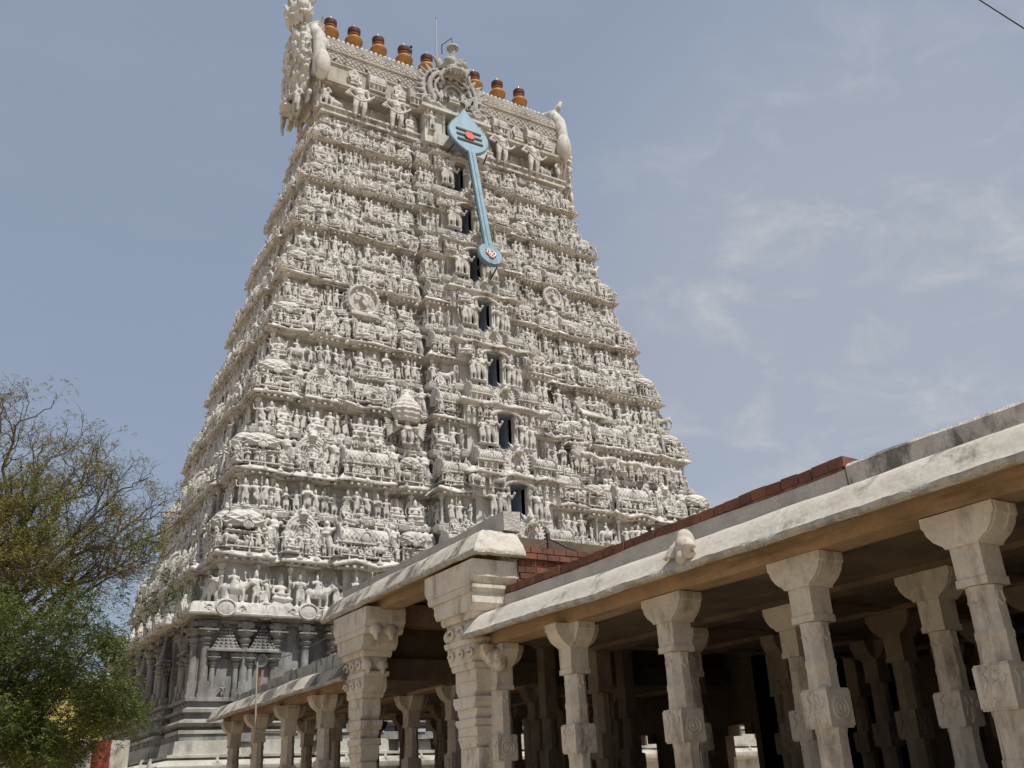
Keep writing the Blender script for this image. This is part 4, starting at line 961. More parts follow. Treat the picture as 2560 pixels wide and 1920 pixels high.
prof = prof+[(-y, z) for (y, z) in reversed(prof[:-1])]
rf.prism(prof, 'x', -7.9, 7.9)
rf.jitter(.01, 1.2)
roof = build('vaulted_roof', rf, M['stucco_roof'], tower, 30)
# net pattern on the vault: raised crossing ribs
lt = MB()
def rib_band(pts, step, rr):
    """crossing ribs over a strip given as a polyline in (y,z), along x"""
    pts = np.array(pts); seg = np.r_[0, np.cumsum(np.hypot(*np.diff(pts, axis=0).T))]; Lh = seg[-1]
    def at(s): return np.interp(s, seg, pts[:, 0]), np.interp(s, seg, pts[:, 1])
    x = -7.8-Lh
    while x < 7.8:
        for sg in (1, -1):
            line = []
            for s in np.linspace(0, Lh, 7):
                xx = x+(s if sg > 0 else Lh-s)*1.0
                if -7.8 < xx < 7.8: y, z = at(s); line.append((xx, y-.012, z+.004))
            if len(line) > 1: lt.tube(line, rr, 4)
        x += step
rib_band([(-1.81, 39.46), (-1.83, 39.8), (-1.81, 40.15)], .34, .026)
rib_band([(-1.79, 40.44), (-1.69, 40.8), (-1.43, 41.25), (-1.06, 41.68), (-.61, 42.06)], .34, .034)
for i in range(54): x = -7.75+i*15.5/53; lt.ell((x, -.62, 42.12), (.13, .12, .17), segs=7, rings=5)
build('ridge_lattice', lt, M['stucco'], roof, 60)
# little shrines and seated groups along the vault foot
for i, x in enumerate((-6.0, -4.7, -3.3, -2.2, 2.3, 3.3, 4.6, 5.7, 6.7)):
    if i % 2 == 0: o = link('deity_group', SEAT_ME[i % 4], roof, XF((x, -1.95, 38.1), 0, (1.1, 1.0, 1.25)))
    else: o = link('roof_shrine', SALA_ME, roof, XF((x, -1.9, 38.1), 0, (.45, .6, 1.05)))
# rain spouts
for i, x in enumerate((-7.2, -5.3, -3.3, -1.8, 2.2, 4.0, 5.8)):
    q = MB(); q.tube([(x, -1.6, 39.62), (x, -1.87, 39.6)], .075, 8); build('rain_hole', q, M['dark'], roof, 60)
# giants with garlands, seated gods, columns and bulls in the neck gallery
for i, x in enumerate((-5.75, -3.55, 3.3, 5.55)):
    g_ = link('giant_statue', GIANT_ME, neck, XF((x, -2.05, 36.0), (-.12 if x < 0 else .1), (2.75, 2.4, 2.75)))
    q = MB(); q.tube([(-.27+.54*t, -.17-.04*math.sin(PI*t), .47-.2*math.sin(PI*t)) for t in np.linspace(0, 1, 14)], .02, 7); build('garland', q, S_ME, g_, 80)
for x in (-4.75, 4.45): link('seated_statue', SEAT_ME[0], neck, XF((x, -1.3, 36.3), 0, 1.25))
for x in (-6.9, 6.75): link('bull_statue', RIDE_ME[4], neck, XF((x, -1.5, 36.3), PI*(1 if x < 0 else 0)+.2, 1.4))
for i, x in enumerate((-7.7, 7.65)): link('corner_guard', GUARD_ME[i], neck, XF((x, -1.7, 36.3), -.6 if i == 0 else .6, 1.7))
for x in (-2.5, 2.45): link('deity_group', SEAT_ME[2], neck, XF((x, -1.75, 36.3), 0, (1.35, 1.1, 1.5)))
for x in (-1.6, 1.55): link('statue', FIG_ME[3], neck, XF((x, -2.6, 36.28), 0, 1.45))
for y in (-1.4, 1.2): link('corner_guard', GUARD_ME[2], neck, XF((-7.95, y, 36.2), -PI/2, 1.8))
# porch block behind the spear's blade with its black window
pb = MB(); pb.bx(-1.9, -.62, -2.4, -.9, 36.31, 37.75); pb.bx(.62, 1.9, -2.4, -.9, 36.31, 37.75); pb.bx(-2.25, 2.25, -2.75, -.9, 37.76, 37.95); pb.bx(-2.1, 2.1, -2.6, -.9, 37.954, 38.1); pb.bx(-2.0, 2.0, -2.55, -1.5, 35.5, 36.305)
for x in (-1.75, -.75, .75, 1.75): pb.merge(COLM, XF((x, -2.45, 36.31), 0, (.9, .9, 1.44)))
pb.jitter(.012, 1.5)
build('porch', pb, S_ME, neck, 35)
q = MB(); q.bx(-.61, .61, -1.6, -1.5, 36.32, 37.74); build('window', q, M['dark'], neck)
link('front_crest', BIGCREST_ME, roof, XF((-.05, -2.3, 38.0), 0, (1.98, 1.5, 1.78)))
# the horned monster gables closing the two ends of the vault
for sx, rz, x in ((-1, -PI/2, -8.1), (1, PI/2, 8.0)):
    link('gable_crest', HORN_ME, roof, XF((x+sx*.1, 0, 36.4 if sx < 0 else 35.6), rz, (.96, .84, 1.0) if sx < 0 else (.95, .8, .96)))
    q = MB(); q.ell((x-sx*.1, -2.1, 38.7), (.46, .5, 1.0), segs=18, rings=12); q.ell((x-sx*.1, -1.85, 40.3), (.36, .32, .6), segs=14); q.ell((x-sx*.15, 2.35, 38.9), (.62, .72, 1.25), segs=18, rings=12)
    q.tube([(x, -1.75, 38.2), (x, -1.95, 39.6), (x, -1.75, 40.9), (x, -1.05, 42.0), (x, 0, 42.5), (x, 1.05, 42.0), (x, 1.75, 40.9), (x, 1.95, 39.6), (x, 1.75, 38.2)], .36, 12)
    build('gable_roll', q, M['stucco'], roof, 80)
q = MB(); q.lathe([(.38, 0), (.36, .1), (.18, .22), (.05, .3)], 12, (-.05, -2.45, 42.95)); q.cap((-.05, -2.45, 42.2), (-.05, -2.45, 43.0), .2, .26); build('crest_canopy', q, M['stucco_grey'], roof, 50)
q = MB(); q.tube([(-.75, -2.4, 42.3), (-.75, -2.4, 43.0), (-.1, -2.45, 43.75), (-.05, -2.45, 43.2)], .035, 6); build('hook_rod', q, M['wire'], roof)

# ------------------------------------------------------------------ pots on the ridge, rods, the spear
pot_root = None
KX = [-6.9, -5.4, -3.8, -2.12, -.6, 1.12, 2.8, 4.48, 6.12]
names = ['first', 'second', 'third', 'fourth', 'fifth', 'sixth', 'seventh', 'eighth', 'ninth']
def pot_meshes():
    b = MB(); b.lathe([(.3, -.1), (.34, 0), (.26, .06), (.42, .16), (.55, .32), (.58, .44), (.56, .47), (.585, .5), (.55, .56), (.44, .74), (.3, .84), (.24, .88), (.24, .93), (.36, .95), (.37, 1.0), (.3, 1.03)], 28)
    c = MB(); c.lathe([(.3, 1.03), (.37, 1.05), (.40, 1.1), (.40, 1.36), (.41, 1.4), (.36, 1.46), (.2, 1.5)], 40, ridge=.025)
    d = MB(); d.lathe([(.15, 1.48), (.16, 1.53), (.08, 1.56), (.09, 1.6), (.05, 1.7), (.012, 1.86)], 12)
    return mesh_from('pot_body_mesh', b, M['gold'], 30), mesh_from('pot_neck_mesh', c, M['maroon'], 60), mesh_from('pot_spike_mesh', d, M['spike'], 60)
PM = pot_meshes()
place_txt = ['at the ridge end beside the horned left gable', 'second along the ridge from the left gable', 'third along the ridge from the left gable', 'just left of the thin antenna mast', 'just left of the central crest',
             'hidden behind the central crest', 'just right of the central crest', 'second right of the central crest', 'at the ridge end beside the far right gable']
for i, x in enumerate(KX):
    if i == 5: continue                                              # wholly behind the crest
    r_ = empty('finial_pot', (x, 0, 42.62), 'gilt finial pot with maroon neck, '+place_txt[i], 'finial pot', 'gilt pots along the tower ridge')
    for me, nme in zip(PM, ('pot_body', 'pot_neck', 'spike')): link(nme, me, r_, XF((0, 0, 0), i*.7, (.93*(1+.02*math.sin(i*2.3)), .93*(1+.02*math.sin(i*2.3)), .98)))
    r_.rotation_euler = (.02*math.sin(i*3.1), .025*math.sin(i*1.7+1), 0)
q = MB(); q.tube([(.2, .1, 42.7), (.2, .1, 45.6)], .06, 8); q.tube([(.2, .1, 45.6), (.21, .1, 47.6)], .035, 8); q.ell((.21, .1, 47.65), .07)
tag(build('lightning_rod', q, M['alu']), 'tall thin pale lightning rod behind the central crest', 'lightning rod')
q = MB(); q.tube([(-1.35, .6, 42.7), (-1.35, .6, 45.0)], .03, 6)
for z, l in ((43.6, .18), (44.0, .14), (44.5, .1), (44.75, .12)): q.tube([(-1.35-l, .6, z), (-1.35+l, .6, z)], .022, 5)
q.ell((-1.35, .6, 45.0), (.1, .1, .09)); q.ell((-1.35, .6, 44.62), (.08, .08, .08))
tag(build('antenna_mast', q, M['wire']), 'short dark antenna mast with cross bars on the ridge', 'antenna')

vel = empty('spear_emblem', (.3, -5.35, 27.2), 'huge pale blue leaf-bladed spear hung down the middle of the white tower', 'spear emblem')
tilt = math.atan2(1.95, 9.1)
VX = np.eye(4); VX[:3, :3] = np.array(rot_x(-tilt)); 
def vlink(n, mb, m, sm=None, par=None):
    mb2 = MB(); mb2.merge(mb, VX); return build(n, mb2, m, par or vel, sm)
def leaf_pts(s, n=40):
    P = []
    for i in range(n+1):
        t = i/n; z = 7.5+3.85*t; w = 1.29*math.sin(PI*min(1, t/.36)*.5)**.62 if t < .36 else 1.29*(1-((t-.36)/.64))*(1+.42*math.sin(PI*(t-.36)/.64)*(1-(t-.36)/.64))
        P.append((w*s, z))
    return P
lp = leaf_pts(1); poly = [(x, z) for x, z in lp]+[(-x, z) for x, z in reversed(lp[1:-1])]
q = MB(); q.prism(poly, 'y', 0, .16); vlink('blade', q, M['vel_rim'])
cx_, cz_ = 0, 8.95
q = MB(); q.prism([((x-cx_)*.94, cz_+(z-cz_)*.955) for x, z in poly], 'y', -.03, .02)
blade_face = vlink('blade_face', q, M['vel'])
for i, z in enumerate((9.28, 8.86, 8.44)):
    q = MB(); q.bx(-.80, .80, -.085, -.031, z-.075, z+.075); q2 = MB(); vlink('ash_bar', q, M['ash'])
    q = MB(); q.bx(-.80, .80, -.10, -.086, z-.03, z+.03); vlink('bar_ridge', q, M['wire'])
q = MB(); q.tube([(0, -.14, 8.86), (0, -.03, 8.86)], .285, 28); vlink('red_dot', q, M['red'], 40)
q = MB(); q.tube([(0, -.12, 8.86), (0, -.028, 8.86)], .32, 28); vlink('dot_rim', q, M['ash'], 40)
q = MB(); q.bx(-.25, .25, -.01, .14, .55, 7.65); vlink('shaft_board', q, M['vel_rim'])
q = MB(); q.bx(-.2, -.02, -.05, -.012, .6, 7.6); q.bx(.02, .2, -.05, -.012, .6, 7.6); q.bx(-.035, .035, -.09, -.052, .6, 7.6); vlink('shaft', q, M['vel'])
q = MB(); q.tube([(0, -.02, 0), (0, .14, 0)], .72, 36); vlink('disc', q, M['vel_rim'], 40)
q = MB(); q.tube([(0, -.06, 0), (0, -.02, 0)], .665, 36); disc = vlink('disc_face', q, M['vel'], 40)
def glyph(r, y0, mi):
    q = MB()
    def st(pts): q.tube([(x, y0, z) for x, z in pts], r, 8)
    st([(-.26, .2), (-.1, .23), (.1, .2), (.24, .1), (.27, -.05)]); st([(-.17+.085*math.cos(a), .03+.105*math.sin(a)) for a in np.linspace(0, 2*PI, 16)]); st([(.16+.085*math.cos(a), -.02+.115*math.sin(a)) for a in np.linspace(0, 2*PI, 16)])
    st([(-.13, -.1), (-.1, -.22), (0, -.29), (.11, -.24), (.14, -.12)]); st([(-.05, .16), (-.02, -.02), (.0, -.12)]); st([(.0, -.12), (-.02, -.2)]); return q
vlink('emblem_outline', glyph(.062, -.075, 0), M['red']); vlink('emblem', glyph(.036, -.115, 0), M['glyphw'])
for (x, z) in ((1.1, 8.0), (-.9, 8.2), (.45, -.5), (-.45, -.5)):
    q = MB(); q.tube([(x, .1, z), (x*1.2, 1.3, z-.15)], .045, 6); vlink('bracket', q, M['wire'])
# ------------------------------------------------------------------ ground
def terrain():
    n = 60; xs = np.sinh(np.linspace(-5.3, 5.3, n))*40; V = []; F = []
    for j in range(n):
        for i in range(n): V.append((xs[i]-15, xs[j]-20, -.004))
    for j in range(n-1):
        for i in range(n-1): a = j*n+i; F.append((a, a+1, a+n+1, a+n))
    q = MB(); q.add(V, F); return q
tag(build('ground', terrain(), M['ground']), kind='structure')

# ------------------------------------------------------------------ pillared halls in front of the tower
def ring_sweep(mb, poly, y0, y1, step, mids, amp=.02, freq=1.3, caps=True, sag=0.0, axis='y'):
    """poly (x,z) drawn along y with hand-made unevenness; mids = material index per edge of poly"""
    n = max(2, int(abs(y1-y0)/step)); k = len(poly); V = []
    for i in range(n+1):
        y = y0+(y1-y0)*i/n
        dz = noise.noise(Vector((poly[0][0]*3, y*.45, 3.1)))*amp*1.6
        for j, (x, z) in enumerate(poly):
            e = noise.noise_vector(Vector((x*freq*2, y*freq, z*freq*2)))
            e2 = noise.noise_vector(Vector((x*9, y*7, z*9)))*(amp*.7 if mids[j] == 1 or mids[j-1] == 1 else amp*.12)
            p = (x+e[0]*amp+e2[0], y+(e[1]*amp if 0 < i < n else 0), z+e[2]*amp*.7+dz+e2[2])
            V.append(p if axis == 'y' else (p[1], p[0], p[2]))
    F = []; MI = []
    for i in range(n):
        for j in range(k): F.append((i*k+j, i*k+(j+1) % k, (i+1)*k+(j+1) % k, (i+1)*k+j)); MI.append(mids[j])
    if caps: F += [tuple(reversed(range(k))), tuple(range(n*k, (n+1)*k))]; MI += [0, 0]
    o = mb.n; mb.V.append(np.array(V, float)); mb.F.extend([tuple(i+o for i in f) for f in F]); mb.MI.extend(MI); mb.n += len(V); return mb
EAVE = [(-14.03, 3.95), (-14.075, 3.975), (-14.075, 4.025), (-14.03, 4.07), (-13.975, 4.15), (-13.91, 4.24), (-13.84, 4.315), (-13.74, 4.37), (-13.60, 4.415), (-13.42, 4.44), (-13.42, 4.2), (-13.44, 4.1), (-13.60, 4.1), (-13.62, 4.06), (-13.72, 4.04), (-13.74, 4.02), (-13.85, 4.0), (-13.87, 3.98)]
EM = [1, 1, 0, 0, 0, 0, 0, 0, 0, 2, 2, 2, 2, 2, 2, 2, 2, 2]
def shift(p, dx, dz): return [(x+dx, z+dz) for x, z in p]

def corbel(h=.34, w=.30, arm=.38, cross=True):
    """cross-shaped bracket capital with quarter-round undersides"""
    m = MB()
    q = [(-arm, h), (-arm, h*.72), (-arm*.94, h*.66), (-arm*.9, h*.5), (-arm*.74, h*.26), (-arm*.5, h*.08), (-w*.52, 0), (w*.52, 0), (arm*.5, h*.08), (arm*.74, h*.26), (arm*.9, h*.5), (arm*.94, h*.66), (arm, h*.72), (arm, h)]
    if not cross:
        m.prism(q, 'x', -w*.56, w*.56)
        for s in (-.3, .3): m.prism([(y*1.03, z*.97+.004) for y, z in q], 'x', s*w-.05, s*w+.05)
        return m
    m.prism(q, 'x', -w*.5, w*.5); m.prism([(y*.995, z*.997) for y, z in q], 'y', -w*.5, w*.5)
    for s in (-1, 1):
        m.prism([(y*.96, z*.98+.003) for y, z in q], 'x', s*w*.25-.035, s*w*.25+.035); m.prism([(y*.96, z*.98+.003) for y, z in q], 'y', s*w*.25-.035, s*w*.25+.035)
    return m
def oct_lathe(m, prof): m.lathe(prof, 8, ph=PI/8)
def shaft(seed, hp=3.86, z0=.55):
    """square blocks alternating with eight-sided lengths, low relief medallions"""
    r = random.Random(seed); m = MB(); o = 1/math.cos(PI/8)*.5
    m.box((0, 0, (z0+1.25)/2), (.36, .36, 1.25-z0)); 
    oct_lathe(m, [(.32*o, 1.25), (.31*o, 1.3), (.30*o, 1.6), (.325*o, 1.62), (.325*o, 1.68), (.30*o, 1.7), (.30*o, 2.02), (.32*o, 2.06), (.32*o, 2.1)])
    m.box((0, 0, 2.28), (.355, .355, .35)); m.box((0, 0, 2.28), (.335, .335, .39))
    oct_lathe(m, [(.32*o, 2.47), (.305*o, 2.52), (.30*o, 2.68), (.315*o, 2.7), (.315*o, 2.75), (.295*o, 2.77), (.29*o, 3.1), (.30*o, 3.15)])
    m.box((0, 0, 3.19), (.325, .325, .07)); m.box((0, 0, (3.2+hp-.34)/2), (.30, .30, hp-.34-3.2))
    for f in range(4):
        X = XF((0, 0, 0), f*PI/2); q = MB()
        k = r.randrange(3); y = -.178
        if k == 0:
            q.tube([(.11*math.cos(a), y, 2.28+.11*math.sin(a)) for a in np.linspace(0, 2*PI, 18)], .016, 6); q.tube([(.06*math.cos(a), y, 2.28+.06*math.sin(a)) for a in np.linspace(0, 2*PI, 14)], .014, 6); q.ell((0, y, 2.28), (.03, .02, .03))
        elif k == 1:
            q.ell((.02, y, 2.24), (.06, .018, .09)); q.ell((.03, y, 2.37), (.035, .018, .04)); q.tube([(-.12, y, 2.2), (-.06, y, 2.33), (-.1, y, 2.4), (-.04, y, 2.44)], .016, 5); q.tube([(.08, y, 2.28), (.13, y, 2.36)], .018, 5); q.tube([(-.02, y, 2.18), (-.05, y, 2.12)], .02, 5)
        else:
            for i in range(8): q.ell((.07*math.cos(i*PI/4), y, 2.28+.07*math.sin(i*PI/4)), (.035, .016, .022), rot=rot_y(-i*PI/4), segs=7, rings=5)
            q.ell((0, y, 2.28), (.03, .02, .03))
        for s in (-1, 1): q.tube([(s*.03, -.14, 3.1), (s*.05, -.148, 3.02), (s*.0, -.148, 2.97)], .014, 5)
        m.merge(q, X)
    m.jitter(.007, 4.0); return m
SHAFTS = [mesh_from('pillar_shaft', shaft(i), M['hall'], 30) for i in range(3)]
CORB = mesh_from('corbel_mesh', corbel().jitter(.006, 5.0), M['hall'], 30); CORB2 = mesh_from('corbel_mesh', corbel(.34, .33, .385, False).jitter(.006, 5.0), M['hall'], 30)
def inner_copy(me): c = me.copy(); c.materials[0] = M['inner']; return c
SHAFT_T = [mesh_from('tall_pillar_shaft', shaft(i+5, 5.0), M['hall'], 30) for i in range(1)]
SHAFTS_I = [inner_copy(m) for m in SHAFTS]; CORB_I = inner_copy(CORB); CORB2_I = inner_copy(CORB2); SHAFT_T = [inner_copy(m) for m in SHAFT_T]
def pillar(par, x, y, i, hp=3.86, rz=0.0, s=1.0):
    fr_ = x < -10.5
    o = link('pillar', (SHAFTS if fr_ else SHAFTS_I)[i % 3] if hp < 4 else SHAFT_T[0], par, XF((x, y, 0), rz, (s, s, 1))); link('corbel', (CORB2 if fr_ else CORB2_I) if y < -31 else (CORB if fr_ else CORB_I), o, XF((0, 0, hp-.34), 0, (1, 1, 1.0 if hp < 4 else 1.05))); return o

ROWX = [-13.42, -11.25, -9.1, -6.85, -4.6]
YR = [-30.27, -32.55, -34.84, -36.88, -39.0, -41.2, -43.4]
YL = [-13.0, -15.25, -17.7, -20.2]
hall = empty('pillared_hall', (0, 0, 0), 'long low pillared stone hall on the right with a rounded white eave and brick coping', 'pillared hall')
n_ = 0
for ix, x in enumerate(ROWX):
    for y in YR[:7 if ix < 3 else 5]:
        pillar(hall, x, y+(noise.noise(Vector((x, y, 0)))*.03 if ix else 0), n_); n_ += 1
pillar(hall, -13.42, -28.13, n_)
def slabs(poly, mids, y0, y1, amp, seed):
    q = MB(); r = random.Random(seed); y = y1
    while y > y0+.01:
        l = r.uniform(1.7, 2.6); ya = max(y0, y-l)
        if ya-y0 < .8: ya = y0
        ring_sweep(q, shift(poly, r.uniform(-.014, .014), r.uniform(-.012, .012)), ya+(.008 if ya > y0 else 0), y, .09, mids, amp); y = ya
    return q
q = slabs(EAVE, EM, -46, -28.0, .016, 3)
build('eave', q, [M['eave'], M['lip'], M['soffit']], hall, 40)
q = MB(); ring_sweep(q, [(-13.41, 4.43), (-13.41, 4.665), (-13.12, 4.665), (-13.12, 4.43)], -35.6, -28.25, .12, [0, 0, 0, 0], .02); 
build('parapet', q, M['render'], hall, 40)
q = MB(); ring_sweep(q, [(-13.40, 4.43), (-13.41, 4.69), (-13.37, 4.73), (-13.12, 4.72), (-13.12, 4.43)], -46, -35.62, .12, [0, 0, 1, 0, 0], .02)
build('parapet', q, [M['render_dirty'], M['lip']], hall, 40)
q = MB(); y = -28.32; rr = random.Random(5)
while y > -35.6:
    l = rr.uniform(.19, .27); zz = 4.735+rr.uniform(-.008, .008)+.02*max(0, min(1, (-33-y)/2)); q.box((-13.285+rr.uniform(-.012, .012), y-l/2, zz), (.27, l-.012, .115), rot=[[1, rr.uniform(-.03, .03), 0], [rr.uniform(-.03, .03), 1, 0], [0, 0, 1]]); y -= l
q.jitter(.008, 6)
cpg = build('brick_coping', q, M['brick'], hall)
q = MB(); q.bx(-13.38, -13.17, -35.55, -28.3, 4.66, 4.775); build('mortar_bed', q, M['mortar'], cpg)
# structure overhead: longitudinal beams, cross beams, ceiling slabs
q = MB()
for x in ROWX[:1]: ring_sweep(q, [(x-.19, 3.865), (x-.19, 4.2), (x+.19, 4.2), (x+.19, 3.865)], -46, -28.0, .3, [0]*4, .012)
build('beam', q, M['soffit'], hall)
for x in ROWX[1:]: q = MB(); q.bx(x-.19, x+.19, -46, -28.0, 3.865, 4.32); build('beam', q, M['ceil'], hall)  # inner beams get the shade-darkened colour, unlike the front beam
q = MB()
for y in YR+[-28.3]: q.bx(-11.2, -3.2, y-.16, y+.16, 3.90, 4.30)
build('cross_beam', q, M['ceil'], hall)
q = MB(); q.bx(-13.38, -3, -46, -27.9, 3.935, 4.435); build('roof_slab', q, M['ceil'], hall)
q = MB()
for (a_, b_) in ((-46, -23.3), (-22.2, -19.35), (-18.25, -12.2)): q.bx(-3.2, -2.9, a_, b_, 0, 4.6)
for (a_, b_) in ((-23.3, -22.2), (-19.35, -18.25)): q.bx(-3.2, -2.9, a_, b_, 3.0, 4.6); q.bx(-3.3, -2.85, a_, a_+.25, 2.75, 3.0); q.bx(-3.3, -2.85, b_-.25, b_, 2.75, 3.0)
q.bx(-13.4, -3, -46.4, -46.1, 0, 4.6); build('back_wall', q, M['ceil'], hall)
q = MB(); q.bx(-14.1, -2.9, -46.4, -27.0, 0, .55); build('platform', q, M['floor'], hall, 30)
# water spout carved as a curled trunk on the eave
q = MB()
q.ell((-13.93, -33.52, 4.30), (.13, .115, .17)); q.ell((-13.99, -33.55, 4.25), (.11, .1, .12)); q.cap((-13.98, -33.62, 4.25), (-14.03, -33.70, 4.15), .085, .075); q.ell((-14.04, -33.72, 4.21), (.07, .075, .05)); q.ell((-14.02, -33.69, 4.12), (.085, .07, .06))
for i, dy in enumerate((.05, .12, .19)): q.tube([(-13.85, -33.47+dy*.5, 4.4), (-13.97, -33.45+dy*.8, 4.26), (-14.03, -33.43+dy*1.1, 4.14)], [.04, .035, .03], 8)
q.cap((-13.98, -33.55, 4.2), (-14.03, -33.55, 4.1), .1, .09)
link('carved_spout', remesh('spout_mesh', q, .012, M['eave']), hall)
q = MB(); q.ell((-14.045, -33.74, 4.15), (.035, .035, .04)); build('spout_mouth', q, M['mortar'], hall, 60)

left = empty('pillared_gallery', (0, 0, 0), 'low pillared gallery with black stained eave between the porch and the tower foot', 'pillared gallery')
for ix, x in enumerate(ROWX):
    for y in YL+[-22.4]:
        if ix == 0 and y == -22.4: continue
        pillar(left, x, y, n_); n_ += 1
q = slabs(shift(EAVE, 0, -.05), EM, -22.72, -12.25, .022, 6)
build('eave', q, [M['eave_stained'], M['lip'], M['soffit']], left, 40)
q = MB(); y = -12.6; rr = random.Random(9)
while y > -22.2:
    l = rr.uniform(.5, .9); t = (-12.6-y)/9.6; h = 4.62+.2*t+rr.uniform(-.05, .05); q.bx(-13.40+rr.uniform(-.02, .02), -13.08, y-l+.012, y, 4.37, h); y -= l
q.jitter(.03, 2.3); build('parapet', q, M['render_dirty'], left)
q = MB(); rr = random.Random(4)
for i in range(26): q.box((-13.2+rr.uniform(-.12, .12), -20.0-rr.random()*2.4, 4.86+rr.uniform(-.04, .1)), (rr.uniform(.1, .25), rr.uniform(.1, .3), rr.uniform(.06, .14)), rot=XF((0, 0, 0), rr.uniform(0, 3))[:3, :3])
q.jitter(.03, 5); build('broken_brick', q, M['mortar'], left)
q = MB()
for x in ROWX: q.bx(x-.19, x+.19, -22.6, -12.4, 3.865, 4.26)
for y in YL: q.bx(-13.4, -3.2, y-.15, y+.15, 3.9, 4.24)
build('beam', q, M['soffit'], left)
q = MB(); q.bx(-13.38, -3, -22.7, -12.3, 3.935, 4.385); build('roof_slab', q, M['ceil'], left)
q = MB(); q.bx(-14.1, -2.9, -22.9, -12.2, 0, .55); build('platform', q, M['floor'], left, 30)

porch = empty('entrance_porch', (0, 0, 0), 'tall stone porch with carved bracket piers and raised eave between the two low halls', 'porch')
ME = [(-14.07, 5.25), (-14.12, 5.28), (-14.12, 5.33), (-14.08, 5.38), (-14.02, 5.48), (-13.95, 5.58), (-13.86, 5.68), (-13.72, 5.77), (-13.5, 5.8), (-13.5, 5.5), (-13.5, 5.42), (-13.62, 5.42), (-13.64, 5.37), (-13.76, 5.36), (-13.78, 5.32), (-13.9, 5.31), (-13.92, 5.28)]
MM = [1, 1, 0, 0, 0, 0, 0, 0, 2, 2, 2, 2, 2, 2, 2, 2, 2]
k = len(ME); q = slabs(ME, MM, -28.02, -21.6, .018, 9)
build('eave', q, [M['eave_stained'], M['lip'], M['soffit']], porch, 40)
# mitred corner and the short broken return of the eave on the south side
V = []; n = 12
for i in range(n+1):
    t = i/n
    for (x, z) in ME:
        o = -13.5-x                                              # projection beyond the wall line
        if i <= 4: y = -28.02+(-o-.0)*(i/4); V.append((x, y, z))
        else: V.append((x+(-13.12-x)*((i-4)/(n-4)), -28.02-o+noise.noise(Vector((x*5, i*.7, z*5)))*.02, z+noise.noise(Vector((i*.9, x*4, z*4)))*.02))
F = []; MI = []
for i in range(n):
    for j in range(k): F.append((i*k+j, i*k+(j+1) % k, (i+1)*k+(j+1) % k, (i+1)*k+j)); MI.append(MM[j])
F += [tuple(reversed(range(k))), tuple(range(n*k, (n+1)*k))]; MI += [0, 1]
q = MB(); q.V.append(np.array(V)); q.F = F; q.MI = MI; q.n = len(V)
build('eave_return', q, [M['eave'], M['lip'], M['soffit']], porch, 40)
q = MB(); ring_sweep(q, [(-13.32, 5.79), (-13.33, 6.12), (-13.0, 6.13), (-13.0, 5.79)], -28.3, -20.9, .15, [0, 1, 0, 0], .025)
build('parapet', q, [M['render'], M['lip']], porch, 40)
q = MB(); q.bx(-13.5, -3, -28.0, -22.3, 5.5, 5.78); build('roof_slab', q, M['ceil'], porch)
q = MB(); q.bx(-13.3, -3.0, -22.45, -22.25, 4.39, 5.5); q.bx(-3.2, -3.0, -28.2, -23.5, 0, 5.5); q.bx(-3.19, -3.0, -23.5, -22.2, 4.62, 5.5); build('back_wall', q, M['ceil'], porch)
q = MB()
for y in (-23.0, -27.9): q.bx(-13.55, -3.2, y-.2, y+.2, 5.0, 5.45)
q.bx(-13.75, -13.35, -28.2, -22.4, 5.15, 5.42); build('beam', q, M['soffit'], porch)
for y in (-22.9, -27.9):
    for x in ROWX[1:]: pillar(porch, x, y, n_, 5.0); n_ += 1
